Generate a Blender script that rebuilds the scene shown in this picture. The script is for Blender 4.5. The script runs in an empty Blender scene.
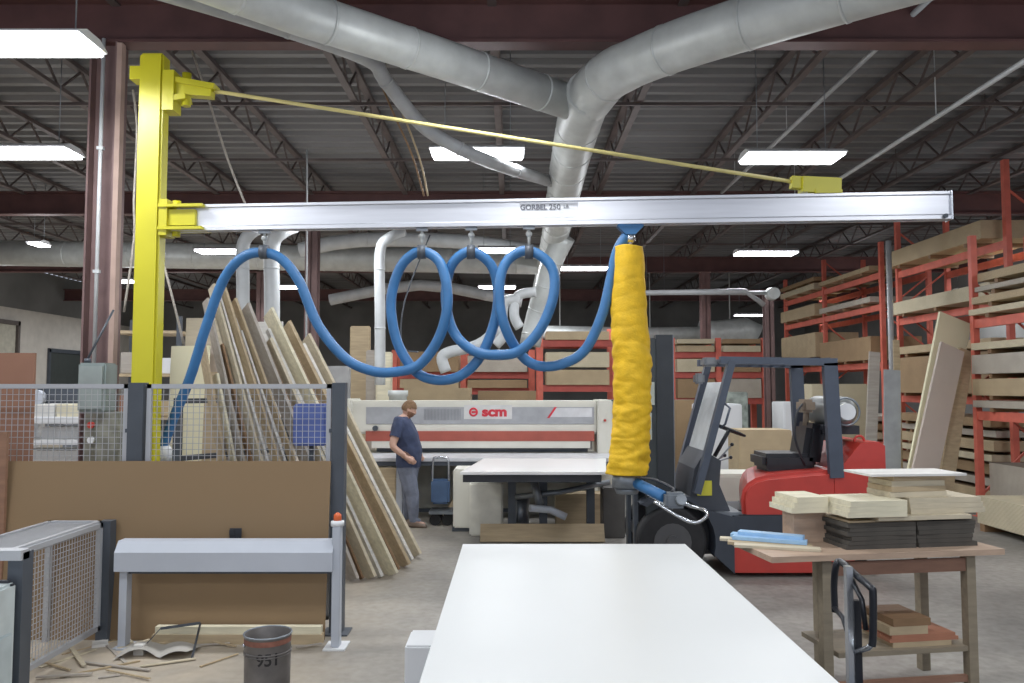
import bpy, bmesh, math, random
from mathutils import Vector, Matrix, noise, Euler
random.seed(7)
R = math.radians
SC = bpy.context.scene
COL = SC.collection
V = Vector
# ------------------------------------------------------------------ camera
FPX = 796.4; CAMZ = 1.9; TH = math.atan(46.5 / FPX)
cam = bpy.data.cameras.new('camera'); co = bpy.data.objects.new('camera', cam); COL.objects.link(co)
cam.sensor_width = 36; cam.lens = 28.0; cam.clip_end = 200
co.location = (0, 0, CAMZ); co.rotation_euler = (R(90) + TH, 0, 0)
SC.camera = co
def ray(u, v):
    dx = (u - 512) / FPX; dy = (341.5 - v) / FPX
    return V((dx, math.cos(TH) - dy * math.sin(TH), math.sin(TH) + dy * math.cos(TH)))
def P(u, v, Y):
    r = ray(u, v); return V((0, 0, CAMZ)) + r * (Y / r.y)
def G(u, v, z=0.0):
    r = ray(u, v); return V((0, 0, CAMZ)) + r * ((z - CAMZ) / r.z)
# ------------------------------------------------------------------ materials
def lin(c):
    out = []
    for x in c[:3]:
        x = x / 255.0
        out.append(x / 12.92 if x <= 0.04045 else ((x + 0.055) / 1.055) ** 2.4)
    return (out[0], out[1], out[2], 1)
MATS = {}
def mat(name, c, rough=0.6, metal=0.0, var=0.12, scale=6.0, bump=0.0, bscale=40.0, stretch=(1, 1, 1), emit=None, es=1.0, c2=None, coat=0):
    if name in MATS: return MATS[name]
    m = bpy.data.materials.new(name); m.use_nodes = True; nt = m.node_tree; n = nt.nodes; L = nt.links
    b = n['Principled BSDF']; b.inputs['Roughness'].default_value = rough; b.inputs['Metallic'].default_value = metal
    if coat: b.inputs['Coat Weight'].default_value = coat
    tc = n.new('ShaderNodeTexCoord'); mp = n.new('ShaderNodeMapping'); mp.inputs['Scale'].default_value = stretch
    L.new(tc.outputs['Object'], mp.inputs['Vector'])
    nz = n.new('ShaderNodeTexNoise'); nz.inputs['Scale'].default_value = scale; nz.inputs['Detail'].default_value = 5
    L.new(mp.outputs[0], nz.inputs['Vector'])
    rp = n.new('ShaderNodeValToRGB'); a = lin(c)
    rp.color_ramp.elements[0].position = 0.3; rp.color_ramp.elements[1].position = 0.7
    lo = tuple(x * (1 - var) for x in a[:3]) + (1,); hi = tuple(min(1, x * (1 + var)) for x in a[:3]) + (1,)
    if c2 is not None: hi = lin(c2)
    rp.color_ramp.elements[0].color = lo; rp.color_ramp.elements[1].color = hi
    L.new(nz.outputs[0], rp.inputs[0]); L.new(rp.outputs[0], b.inputs['Base Color'])
    if bump:
        n2 = n.new('ShaderNodeTexNoise'); n2.inputs['Scale'].default_value = bscale; L.new(mp.outputs[0], n2.inputs['Vector'])
        bp = n.new('ShaderNodeBump'); bp.inputs['Strength'].default_value = bump; bp.inputs['Distance'].default_value = 0.02
        L.new(n2.outputs[0], bp.inputs['Height']); L.new(bp.outputs[0], b.inputs['Normal'])
    if emit:
        b.inputs['Emission Color'].default_value = lin(emit); b.inputs['Emission Strength'].default_value = es
    MATS[name] = m; return m
WD = (1, 12, 12)
def wood(name, c, var=0.14, st=(1, 9, 9)): return mat(name, c, 0.65, 0, var, 3.0, 0.1, 20, st)
def layers(name, c, c2, n=22):
    """board edges stacked in thin layers"""
    if name in MATS: return MATS[name]
    m = mat(name, c, 0.7, 0, 0.1, 4)
    nt = m.node_tree; N = nt.nodes; L = nt.links; b = N['Principled BSDF']
    tc = N.new('ShaderNodeTexCoord'); w = N.new('ShaderNodeTexWave'); w.wave_type = 'BANDS'; w.bands_direction = 'Z'
    w.inputs['Scale'].default_value = n; w.inputs['Distortion'].default_value = 0.6
    L.new(tc.outputs['Object'], w.inputs['Vector'])
    mx = N.new('ShaderNodeMixRGB'); mx.inputs[2].default_value = lin(c2)
    rp = N.new('ShaderNodeValToRGB'); rp.color_ramp.elements[0].position = 0.55; rp.color_ramp.elements[1].position = 0.9
    L.new(w.outputs[0], rp.inputs[0]); L.new(rp.outputs[0], mx.inputs[0])
    old = b.inputs['Base Color'].links[0].from_socket; L.new(old, mx.inputs[1]); L.new(mx.outputs[0], b.inputs['Base Color'])
    return m
# ------------------------------------------------------------------ mesh builder
class MB:
    def __init__(s): s.v = []; s.f = []; s.sm = []
    def add(s, vs, fs, smooth=False):
        b = len(s.v); s.v += [tuple(x) for x in vs]; s.f += [tuple(b + i for i in f) for f in fs]; s.sm += [smooth] * len(fs); return s
    def box(s, c, d, rot=None):
        c = V(c); hx, hy, hz = d[0] / 2, d[1] / 2, d[2] / 2
        vs = [V((x, y, z)) for x in (-hx, hx) for y in (-hy, hy) for z in (-hz, hz)]
        if rot is not None: vs = [rot @ v for v in vs]
        return s.add([v + c for v in vs], [(0, 1, 3, 2), (4, 6, 7, 5), (0, 4, 5, 1), (2, 3, 7, 6), (0, 2, 6, 4), (1, 5, 7, 3)])
    def bb(s, x0, x1, y0, y1, z0, z1):
        return s.box(((x0 + x1) / 2, (y0 + y1) / 2, (z0 + z1) / 2), (abs(x1 - x0), abs(y1 - y0), abs(z1 - z0)))
    def cbox(s, x0, x1, y0, y1, z0, z1, b=0.01):
        """box with bevelled edges"""
        bm = bmesh.new(); bmesh.ops.create_cube(bm, size=1)
        for v in bm.verts:
            v.co = V(((x0 + x1) / 2 + v.co.x * (x1 - x0), (y0 + y1) / 2 + v.co.y * (y1 - y0), (z0 + z1) / 2 + v.co.z * (z1 - z0)))
        bmesh.ops.bevel(bm, geom=bm.edges[:], offset=b, segments=2, affect='EDGES')
        bm.verts.ensure_lookup_table(); bm.verts.index_update()
        s.add([v.co.copy() for v in bm.verts], [[v.index for v in f.verts] for f in bm.faces]); bm.free(); return s
    def bar(s, p0, p1, w, t, side=(0, 1, 0)):
        """box beam from p0 to p1; w along side, t across"""
        p0, p1 = V(p0), V(p1); a = p1 - p0; L = a.length; a.normalize(); sd = V(side); sd = (sd - a * sd.dot(a))
        if sd.length < 1e-5: sd = V((1, 0, 0)) if abs(a.x) < .9 else V((0, 0, 1)); sd = sd - a * sd.dot(a)
        sd.normalize(); up = a.cross(sd)
        rot = Matrix((a, sd, up)).transposed()
        return s.box((p0 + p1) / 2, (L, w, t), rot)
    def tube(s, pts, r, seg=10, caps=True, smooth=True):
        pts = [V(p) for p in pts]; n = len(pts); rr = r if isinstance(r, (list, tuple)) else [r] * n
        T = []
        for i in range(n):
            a = pts[min(i + 1, n - 1)] - pts[max(i - 1, 0)]; T.append(a.normalized())
        up = V((0, 0, 1)) if abs(T[0].z) < .9 else V((1, 0, 0))
        N = (up - T[0] * up.dot(T[0])).normalized(); vs = []
        for i in range(n):
            N = (N - T[i] * N.dot(T[i])).normalized(); B = T[i].cross(N)
            for k in range(seg):
                a = 2 * math.pi * k / seg; vs.append(pts[i] + (N * math.cos(a) + B * math.sin(a)) * rr[i])
        fs = [(i * seg + k, i * seg + (k + 1) % seg, (i + 1) * seg + (k + 1) % seg, (i + 1) * seg + k) for i in range(n - 1) for k in range(seg)]
        s.add(vs, fs, smooth)
        if caps:
            b = len(s.v) - n * seg
            s.f += [tuple(b + k for k in reversed(range(seg))), tuple(b + (n - 1) * seg + k for k in range(seg))]; s.sm += [False] * 2
        return s
    def cyl(s, p0, p1, r0, r1=None, seg=16, smooth=True):
        return s.tube([p0, p1], [r0, r0 if r1 is None else r1], seg, True, smooth)
    def prism(s, poly, axis, a0, a1):
        """poly in the two other axes (order x,y,z minus axis), extruded along axis"""
        n = len(poly); vs = []
        for a in (a0, a1):
            for p, q in poly:
                vs.append({'x': (a, p, q), 'y': (p, a, q), 'z': (p, q, a)}[axis])
        fs = [tuple(range(n)), tuple(range(2 * n - 1, n - 1, -1))] + [(i, i + n, (i + 1) % n + n, (i + 1) % n) for i in range(n)]
        return s.add(vs, fs)
    def lathe(s, c, prof, seg=24, smooth=True):
        c = V(c); n = len(prof)
        vs = [c + V((r * math.cos(2 * math.pi * k / seg), r * math.sin(2 * math.pi * k / seg), z)) for r, z in prof for k in range(seg)]
        fs = [(i * seg + k, i * seg + (k + 1) % seg, (i + 1) * seg + (k + 1) % seg, (i + 1) * seg + k) for i in range(n - 1) for k in range(seg)]
        return s.add(vs, fs, smooth)
    def torus(s, c, r, t, axis='z', seg=24, ts=8):
        pts = []
        for k in range(seg + 1):
            a = 2 * math.pi * k / seg; p, q = r * math.cos(a), r * math.sin(a)
            pts.append(V(c) + V({'z': (p, q, 0), 'y': (p, 0, q), 'x': (0, p, q)}[axis]))
        return s.tube(pts, t, ts, False)
    def ball(s, c, r, seg=12, rings=8):
        r = V((r, r, r)) if not isinstance(r, (tuple, list, Vector)) else V(r); c = V(c); vs = []; fs = []
        for i in range(rings + 1):
            ph = math.pi * i / rings
            for k in range(seg):
                a = 2 * math.pi * k / seg; vs.append(c + V((r.x * math.sin(ph) * math.cos(a), r.y * math.sin(ph) * math.sin(a), -r.z * math.cos(ph))))
        fs = [(i * seg + k, i * seg + (k + 1) % seg, (i + 1) * seg + (k + 1) % seg, (i + 1) * seg + k) for i in range(rings) for k in range(seg)]
        return s.add(vs, fs, True)
    def build(s, name, m, parent=None):
        me = bpy.data.meshes.new(name); 
        xs = [p[0] for p in s.v]; ys = [p[1] for p in s.v]; zs = [p[2] for p in s.v]
        o0 = V(((min(xs) + max(xs)) / 2, (min(ys) + max(ys)) / 2, min(zs)))
        me.from_pydata([tuple(V(p) - o0) for p in s.v], [], s.f)
        me.polygons.foreach_set('use_smooth', s.sm)
        bm = bmesh.new(); bm.from_mesh(me); bmesh.ops.recalc_face_normals(bm, faces=bm.faces[:]); bm.to_mesh(me); bm.free()
        me.materials.append(m); me.update()
        o = bpy.data.objects.new(name, me); COL.objects.link(o)
        pw = V((0, 0, 0))
        q = parent
        while q is not None: pw += q.location; q = q.parent
        if parent is not None: o.parent = parent
        o.location = o0 - pw
        return o
def tag(o, label=None, cat=None, group=None, kind=None):
    if label: o['label'] = label
    if cat: o['category'] = cat
    if group: o['group'] = group
    if kind: o['kind'] = kind
    return o
def empty(name, loc, label=None, cat=None, group=None, kind=None):
    o = bpy.data.objects.new(name, None); COL.objects.link(o); o.location = loc; o.empty_display_size = .1
    return tag(o, label, cat, group, kind)
def struct(name, mb, m, label=None, cat=None):
    o = mb.build(name, m); o['kind'] = 'structure'
    if label: o['label'] = label
    if cat: o['category'] = cat
    return o
def text(name, s, size, loc, rot, m, parent, wrap=None, bold=0.0, sx=1.0):
    cu = bpy.data.curves.new(name, 'FONT'); cu.body = s; cu.size = size; cu.align_x = 'CENTER'; cu.align_y = 'CENTER'; cu.offset = bold; cu.extrude = 0.001
    t = bpy.data.objects.new('tmp', cu); COL.objects.link(t); bpy.context.view_layer.update()
    me = bpy.data.meshes.new_from_object(t.evaluated_get(bpy.context.evaluated_depsgraph_get())); bpy.data.objects.remove(t)
    M = Matrix.Translation(V(loc)) @ Euler(rot).to_matrix().to_4x4() @ Matrix.Diagonal((sx, 1, 1, 1))
    mb = MB(); vs = []
    for v in me.vertices:
        if wrap:   # wrap text round a vertical cylinder: (centre, radius, mid angle)
            c, r, a0 = wrap; a = a0 + v.co.x / r; rr = r + .002 + v.co.z
            vs.append(V((c[0] + rr * math.cos(a), c[1] + rr * math.sin(a), c[2] + v.co.y)))
        else: vs.append(M @ v.co)
    mb.add(vs, [list(p.vertices) for p in me.polygons])
    return mb.build(name, m, parent)
def smooth_path(pts, n=6):
    """Catmull-Rom through the points"""
    pts = [V(p) for p in pts]; out = []
    for i in range(len(pts) - 1):
        p0 = pts[max(i - 1, 0)]; p1 = pts[i]; p2 = pts[i + 1]; p3 = pts[min(i + 2, len(pts) - 1)]
        for k in range(n):
            t = k / n
            out.append(0.5 * ((2 * p1) + (p2 - p0) * t + (2 * p0 - 5 * p1 + 4 * p2 - p3) * t * t + (3 * p1 - p0 - 3 * p2 + p3) * t ** 3))
    out.append(pts[-1]); return out
# palette
M_maroon = mat('maroon_steel', (116, 92, 90), 0.6, 0.2, .2, 3)
M_girder = mat('dark_red_girder', (84, 54, 52), 0.6, 0.1, .2, 3)
M_joist = mat('joist_steel', (92, 82, 80), 0.6, 0.3, .2, 3)
M_yellow = mat('crane_yellow', (192, 184, 24), 0.4, 0, .06, 2)
M_alu = mat('aluminium', (206, 208, 214), 0.34, 0.7, .06, 2, stretch=(1, 1, 14))
M_galv = mat('galvanised_duct', (196, 200, 198), 0.45, 0.2, .12, 5, .08, 8)
M_galvd = mat('dull_duct', (168, 170, 172), 0.5, 0.15, .15, 4)
M_white_pipe = mat('white_pipe', (196, 200, 202), 0.5, 0.1, .1, 4)
M_blue = mat('blue_hose', (46, 104, 158), 0.5, 0, .1, 10)
M_sleeve = mat('yellow_fabric', (228, 180, 20), 0.75, 0, .12, 10, .25, 60)
M_black = mat('black_paint', (36, 38, 44), 0.5, 0, .2, 5)
M_darkgrey = mat('dark_grey_steel', (72, 78, 86), 0.5, 0.2, .12, 5)
M_lightgrey = mat('light_grey_paint', (182, 188, 198), 0.45, 0, .05, 3)
M_wire = mat('wire_grey', (178, 180, 184), 0.5, 0.3, .05, 3)
M_cream = mat('cream_paint', (214, 212, 200), 0.5, 0, .06, 3)
M_white = mat('white_paint', (226, 228, 230), 0.5, 0, .04, 3)
M_red = mat('forklift_red', (190, 56, 46), 0.4, 0, .1, 4, coat=.2)
M_redbar = mat('red_bar', (160, 76, 62), 0.55, 0, .12, 4)
M_rack = mat('rack_red', (204, 98, 80), 0.6, 0, .14, 6)
M_rubber = mat('rubber', (30, 30, 32), 0.8, 0, .2, 10)
M_chrome = mat('chrome', (200, 204, 210), 0.25, 0.9, .05, 5)
M_steel = mat('worn_steel', (130, 136, 142), 0.4, 0.6, .2, 8)
M_w1 = wood('wood_pale', (196, 184, 158)); M_w2 = wood('wood_tan', (176, 156, 124)); M_w3 = wood('wood_cream', (214, 206, 178))
M_w4 = wood('wood_brown', (128, 98, 68)); M_w5 = wood('wood_grey', (164, 156, 146)); M_sheet = mat('cream_sheet', (232, 226, 190), .6, 0, .04, 2); M_sheetg = mat('pinkish_sheet', (190, 176, 164), .6, 0, .05, 2); M_w6 = wood('wood_white', (214, 212, 206)); M_w7 = wood('wood_reddish', (164, 108, 82))
M_hard = mat('hardboard', (140, 114, 82), .8, 0, .08, 1.5, c2=(134, 110, 80))
M_card = mat('card_brown', (140, 100, 80), .85, 0, .1, 2)
M_dark = mat('dark_void', (34, 34, 36), .8)
# ================================================================== SETTING
# floor
def floor_mat():
    m = bpy.data.materials.new('concrete'); m.use_nodes = True; n = m.node_tree.nodes; L = m.node_tree.links; b = n['Principled BSDF']
    tc = n.new('ShaderNodeTexCoord')
    a = n.new('ShaderNodeTexNoise'); a.inputs['Scale'].default_value = .55; a.inputs['Detail'].default_value = 7; a.inputs['Roughness'].default_value = .62
    L.new(tc.outputs['Object'], a.inputs['Vector'])
    r = n.new('ShaderNodeValToRGB'); e = r.color_ramp.elements; e[0].position = .32; e[0].color = lin((108, 106, 102)); e[1].position = .68; e[1].color = lin((160, 156, 148))
    L.new(a.outputs[0], r.inputs[0])
    c = n.new('ShaderNodeTexNoise'); c.inputs['Scale'].default_value = 14; c.inputs['Detail'].default_value = 6; L.new(tc.outputs['Object'], c.inputs['Vector'])
    r2 = n.new('ShaderNodeValToRGB'); e = r2.color_ramp.elements; e[0].position = .3; e[0].color = (.62, .6, .58, 1); e[1].position = .62; e[1].color = (1, 1, 1, 1)
    L.new(c.outputs[0], r2.inputs[0])
    mx = n.new('ShaderNodeMixRGB'); mx.blend_type = 'MULTIPLY'; mx.inputs[0].default_value = .7; L.new(r.outputs[0], mx.inputs[1]); L.new(r2.outputs[0], mx.inputs[2])
    # sawdust tint on the left
    sp = n.new('ShaderNodeSeparateXYZ'); L.new(tc.outputs['Object'], sp.inputs[0])
    mr = n.new('ShaderNodeMapRange'); mr.inputs[1].default_value = -.4; mr.inputs[2].default_value = -2.6; L.new(sp.outputs[0], mr.inputs[0])
    n3 = n.new('ShaderNodeTexNoise'); n3.inputs['Scale'].default_value = 2.5; n3.inputs['Detail'].default_value = 8; L.new(tc.outputs['Object'], n3.inputs['Vector'])
    mu = n.new('ShaderNodeMath'); mu.operation = 'MULTIPLY'; L.new(mr.outputs[0], mu.inputs[0]); L.new(n3.outputs[0], mu.inputs[1])
    m2 = n.new('ShaderNodeMixRGB'); m2.inputs[2].default_value = lin((214, 196, 170)); L.new(mu.outputs[0], m2.inputs[0]); L.new(mx.outputs[0], m2.inputs[1])
    L.new(m2.outputs[0], b.inputs['Base Color']); b.inputs['Roughness'].default_value = .5
    bp = n.new('ShaderNodeBump'); bp.inputs['Strength'].default_value = .15; L.new(c.outputs[0], bp.inputs['Height']); L.new(bp.outputs[0], b.inputs['Normal'])
    return m
XL, XR, YF, YN = -17.5, 14.0, 38.0, -5.0
f = MB().add([(XL, YN, 0), (XR, YN, 0), (XR, YF, 0), (XL, YF, 0)], [(0, 1, 2, 3)])
fo = bpy.data.meshes.new('floor'); fo.from_pydata(f.v, [], f.f); fo.materials.append(floor_mat())
fl = bpy.data.objects.new('floor', fo); COL.objects.link(fl); fl['kind'] = 'structure'
# corrugated steel deck, ribs run across
DZ = 6.2
cd = MB(); prof = []; y = YN
while y < YF:
    prof += [(y, DZ + .07), (y + .15, DZ + .07), (y + .19, DZ), (y + .29, DZ)]; y += .33
vs = []; n_ = len(prof)
for x in (XL, XR): vs += [(x, p[0], p[1]) for p in prof]
cd.add(vs, [(i, i + 1, n_ + i + 1, n_ + i) for i in range(n_ - 1)])
struct('ceiling', cd, mat('deck_steel', (112, 111, 111), .6, .15, .3, .8, stretch=(.3, 3, 1)))
M_wall = mat('block_wall', (206, 200, 190), .85, 0, .08, 3)
M_wdark = mat('back_wall_paint', (112, 112, 110), .9, 0, .25, .6)
struct('wall_left', MB().bb(XL - .2, XL, YN, YF, 0, 4.7), M_wall)
struct('wall_left_upper', MB().bb(XL - .2, XL, YN, YF, 4.7, DZ), M_wdark)
struct('wall_back', MB().bb(XL, XR, YF, YF + .2, 0, DZ), M_wdark)
struct('wall_right', MB().bb(XR, XR + .2, YN, YF, 0, DZ), M_wdark)
# doors in the left wall
def wpt(u): return (XL) * FPX / (u - 512)          # Y on the left wall seen at pixel column u
d = empty('door_1', (XL, (wpt(47) + wpt(96)) / 2, 0)); d['kind'] = 'structure'
y0, y1 = wpt(47), wpt(96)
MB().bb(XL, XL + .03, y0 + .12, y1 - .12, 0, 3.25).build('door_panel', mat('door_dark', (52, 58, 56), .7), d)
MB().bb(XL, XL + .08, y0, y0 + .12, 0, 3.4).bb(XL, XL + .08, y1 - .12, y1, 0, 3.4).bb(XL, XL + .08, y0, y1, 3.25, 3.4).build('door_frame', M_darkgrey, d)
d = empty('door_2', (XL, 28, 0)); d['kind'] = 'structure'
y0, y1 = wpt(-25), wpt(16)
MB().bb(XL, XL + .04, y0 + .15, y1 - .15, 0, 4.1).build('door_panel', mat('door_tan', (188, 184, 168), .8), d)
MB().bb(XL, XL + .12, y1 - .12, y1, 0, 4.25).bb(XL, XL + .12, y0, y1, 4.1, 4.25).build('door_frame', mat('door_frame_dark', (92, 84, 80), .7), d)
# girders and joists
for i, y in enumerate((7.75, 15.5, 23.3, 31.0)):
    g = MB().bb(XL, XR, y - .1, y + .1, 5.3, 5.33).bb(XL, XR, y - .1, y + .1, 5.72, 5.75).bb(XL, XR, y - .012, y + .012, 5.33, 5.72)
    struct('ceiling_girder', g, M_girder)
jx = [-15.3, -13.4, -11.5, -9.6, -7.7, -5.8, -3.95, -2.1, -.2, 1.7, 3.55, 5.2, 7.1, 9.0, 10.9, 12.8]
for x in jx:
    g = MB().bb(x - .05, x + .05, YN, YF, DZ - .07, DZ - .005).bb(x - .045, x + .045, YN, YF, DZ - .5, DZ - .45)
    y = YN; k = 0
    while y + .5 < YF:
        a, b_ = ((x, y, DZ - .47), (x, y + .5, DZ - .05)) if k % 2 == 0 else ((x, y, DZ - .05), (x, y + .5, DZ - .47))
        g.bar(a, b_, .025, .025); y += .5; k += 1
    struct('ceiling_joist', g, M_joist)
# bridging angles across the joists
for y in (10.4, 13.0, 18.2, 20.8):
    struct('ceiling_bridging', MB().bb(XL, XR, y, y + .04, DZ - .54, DZ - .5), M_joist)
# building columns
def column(x, y, w=.3, m=M_maroon, top=5.3):
    g = MB().bb(x - w / 2, x + w / 2, y - w / 2, y - w / 2 + .02, 0.02, top).bb(x - w / 2, x + w / 2, y + w / 2 - .02, y + w / 2, 0.02, top).bb(x - .01, x + .01, y - w / 2, y + w / 2, 0.02, top)
    g.bb(x - w * .7, x + w * .7, y - w * .7, y + w * .7, 0, .025).bb(x - w * .6, x + w * .6, y - w * .6, y + w * .6, top - .02, top)
    return struct('structural_column', g, m)
# front column is turned so its flanges face sideways
def column_side(x, y, wx, wy, m):
    g = MB().bb(x - wx / 2, x - wx / 2 + .02, y - wy / 2, y + wy / 2, .02, 5.3).bb(x + wx / 2 - .02, x + wx / 2, y - wy / 2, y + wy / 2, .02, 5.3).bb(x - wx / 2, x + wx / 2, y - .01, y + .01, .02, 5.3)
    g.bb(x - .25, x + .25, y - .25, y + .25, 0, .025)
    return struct('structural_column', g, m)
c1 = P(105, 200, 7.75)
column_side(c1.x, 7.75, .27, .22, M_maroon)
cond = MB().cyl((c1.x + .03, 7.58, 1.95), (c1.x + .03, 7.58, 5.3), .018).bb(c1.x, c1.x + .06, 7.56, 7.6, 3.0, 3.03).bb(c1.x, c1.x + .06, 7.56, 7.6, 4.2, 4.23)
tag(cond.build('electrical_conduit', M_white_pipe), 'thin pale conduit running down the maroon building column behind the yellow mast', 'conduit')
tag(MB().bb(c1.x + .14, c1.x + .19, 7.62, 7.7, .03, 5.28).build('timber_batten', mat('batten', (168, 142, 130), .7)), 'brown upright batten fixed to right flange of the maroon column', 'batten')
for (u, Y, w_, tp_) in ((312, 15.5, .24, 5.3), (768, 15.5, .17, P(768, 292, 15.5).z), (705, 23.3, .26, 5.3), (262, 23.3, .26, 5.3)):
    q = P(u, 300, Y); column(q.x, Y, w_, M_maroon, tp_)
for (x, Y) in ((-13, 7.75), (5.62, 7.75)): column(x, Y)

# ================================================================== LIGHTS
M_tube = mat('tube_glow', (255, 255, 255), .5, emit=(250, 250, 255), es=9)
def light_fixture(u0, u1, v, z, label, power=1.0, lamp=True):
    uc = (u0 + u1) / 2; q = G(uc, v, z); w = (u1 - u0) * q.y / FPX
    build_fix(q.x, q.y, z, w, label, power, lamp)
def build_fix(x, y, z, w, label, power=1.0, lamp=True, shown=True):
    if shown:
        t = empty('ceiling_light', (x, y, z), label, 'light', 'fluorescent lights under the roof')
        d_ = .44
        h = MB().prism([(y - d_ / 2, z), (y - d_ / 2, z + .015), (y - .1, z + .07), (y + .1, z + .07), (y + d_ / 2, z + .015), (y + d_ / 2, z)], 'x', x - w / 2, x + w / 2)
        h.build('housing', M_white, t)
        MB().cbox(x - w / 2 + .02, x + w / 2 - .02, y - d_ / 2 + .01, y + d_ / 2 - .01, z - .035, z - .002, .01).build('diffuser', M_tube, t)
        for s in (-1, 1):
            MB().cyl((x + s * w * .35, y, z + .07), (x + s * w * .35, y, DZ - .005), .006, seg=5).build('hanger_wire', M_steel, t)
    if lamp:
        ld = bpy.data.lights.new('lamp', 'AREA'); ld.shape = 'RECTANGLE'; ld.size = w; ld.size_y = .3; ld.energy = 62 * power; ld.color = (.93, .96, 1.0)
        lo = bpy.data.objects.new('lamp', ld); COL.objects.link(lo); lo.location = (x, y, z - .06)
        ld = bpy.data.lights.new('lamp_fill', 'POINT'); ld.energy = 20 * power; ld.shadow_soft_size = .25; ld.color = (.93, .96, 1.0)  # point lamp added below each area lamp to brighten roof and ducts
        lo = bpy.data.objects.new('lamp_fill', ld); COL.objects.link(lo); lo.location = (x, y, z - .32)
FX = [(-30, 95, 43, 4.65, 'largest bright fluorescent light, upper left corner of the view beside the maroon column'),
      (-35, 76, 152, 4.65, 'fluorescent light at left edge, below and behind the largest one'),
      (430, 525, 153, 4.75, 'fluorescent light behind the slim bent duct, left of the main duct trunk'),
      (742, 841, 157, 4.65, 'fluorescent light right of the duct trunk, above the boom clamp'),
      (197, 243, 251, 4.65, 'fluorescent light below the boom beside the two vertical duct drops'),
      (478, 516, 250, 4.65, 'fluorescent light just under the boom seen through the middle hose loop'),
      (735, 796, 253, 4.65, 'fluorescent light below the right half of the boom, left of the red racks'),
      (560, 608, 268, 4.75, 'pinkish white fluorescent light between the duct trunk and the yellow sleeve'),
      (478, 516, 287, 4.65, 'small distant fluorescent light low inside the hose loops'),
      (276, 300, 287, 4.65, 'small distant fluorescent light just right of the blue hose crest'),
      (735, 764, 315, 4.65, 'tiny distant fluorescent light beside the middle maroon column'),
      (116, 136, 281, 4.65, 'small fluorescent light just left of the yellow mast'),
      (955, 975, 291, 4.65, 'small fluorescent light glimpsed between the red racks on the right'),
      (643, 668, 293, 4.65, 'small fluorescent light just right of the yellow sleeve top'),
      (32, 46, 244, 4.9, 'tiny fluorescent light above the long left duct')]
for a in FX: light_fixture(*a[:4], label=a[4])
# fill lamps added without fixtures, behind, beside and in view; some brighten left wall
for (x, y) in ((-4.2, 3), (0, 2.5), (4.2, 3), (-4.2, -1.5), (0, -1.5), (4.2, -1.5), (-.3, 6.2), (4.6, 6.4), (-9, 8), (8.6, 9), (-9.5, 16), (9.5, 14), (-10, 24), (0, 26), (9.8, 22), (-14, 28), (-14.5, 22), (-14.5, 32), (2, 12.8), (-3, 12.8)):
    build_fix(x, y, 4.75, 1.25, None, 1.0, True, False)
w = bpy.data.worlds.new('world'); SC.world = w; w.use_nodes = True
w.node_tree.nodes['Background'].inputs[0].default_value = (.75, .82, 1, 1); w.node_tree.nodes['Background'].inputs[1].default_value = .7
SC.view_settings.view_transform = 'Standard'; SC.view_settings.look = 'None'; SC.view_settings.exposure = 0.0; SC.view_settings.gamma = 1.1

# ================================================================== DUCTS
def ring(mb, p, t, r, w=.03):
    t = V(t).normalized(); p = V(p); mb.tube([p - t * w / 2, p + t * w / 2], r, 20, True, True)
def duct(mb, pts, r, seams=.8, seg=20):
    pts = [V(p) for p in pts]; mb.tube(pts, r, seg, True)
    acc = 0; rr = r if isinstance(r, (list, tuple)) else [r] * len(pts)
    for i in range(len(pts) - 1):
        a, b = pts[i], pts[i + 1]; L = (b - a).length; t = (b - a).normalized(); s = seams - acc
        while s < L:
            ring(mb, a + t * s, t, (rr[i] * (1 - s / L) + rr[i + 1] * s / L) + .006, .025); s += seams
        acc = (acc + L) % seams
    return mb
t = empty('dust_extraction_duct', G(575, 110, 4.9), 'large galvanised Y shaped dust duct with two branches and a trunk running back', 'duct')
J = G(582, 112, 4.9)
duct(MB(), smooth_path([G(590, 92, 4.97), J + V((0, .15, 0)), G(570, 160, 4.85), G(555, 235, 4.75), G(541, 290, 4.7), P(534, 322, 22)], 4), .25).build('trunk', M_galv, t)
duct(MB(), smooth_path([G(960, -40, 5.0), G(850, -8, 5.0), G(700, 38, 5.0), G(632, 64, 5.0), G(604, 80, 4.98), G(588, 100, 4.95)], 4), [.225] * 13 + [.235] * 4 + [.25] * 4).build('right_branch', M_galv, t)
duct(MB(), [G(130, -50, 5.0), G(300, 13, 5.0), G(430, 55, 5.0), G(572, 103, 4.95)], .185).build('left_branch', M_galv, t)
for (u, v, Y) in ((436, 20, 7.6), (657, 100, 9.5)):
    pass
sd = smooth_path([P(150, -12, 6.2), P(270, 24, 6.9), P(366, 58, 7.6), P(385, 80, 7.9), P(415, 118, 8.4), P(440, 138, 8.6), P(490, 162, 9.0), P(552, 182, 11.0)], 4)
duct(MB(), sd, .075, 1.2, 14).build('slim_branch', M_galvd, t)
hd = MB(); duct(hd, [P(-60, 252, 18.5), P(560, 262, 18.5)], .3, 1.5)
hd.build('main_duct', M_galv, t)
hd = MB(); duct(hd, smooth_path([P(330, 300, 20), P(420, 285, 20), P(500, 298, 20), P(522, 302, 20)], 3), .14, 2.0, 14)
hd.build('cross_duct', M_galvd, t)
hd = MB(); duct(hd, smooth_path([P(300, 250, 17.2), P(360, 240, 17.2), P(470, 242, 17.2), P(556, 256, 17.2)], 3), .16, 1.5, 14)
hd.build('header_duct', M_white_pipe, t)
hd = MB(); duct(hd, smooth_path([P(565, 236, 14.4), P(552, 262, 14.6), P(545, 290, 14.8), P(537, 315, 15), P(530, 345, 15)], 3), .2, .5, 16)
hd.build('drop_duct', M_galv, t)
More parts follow.
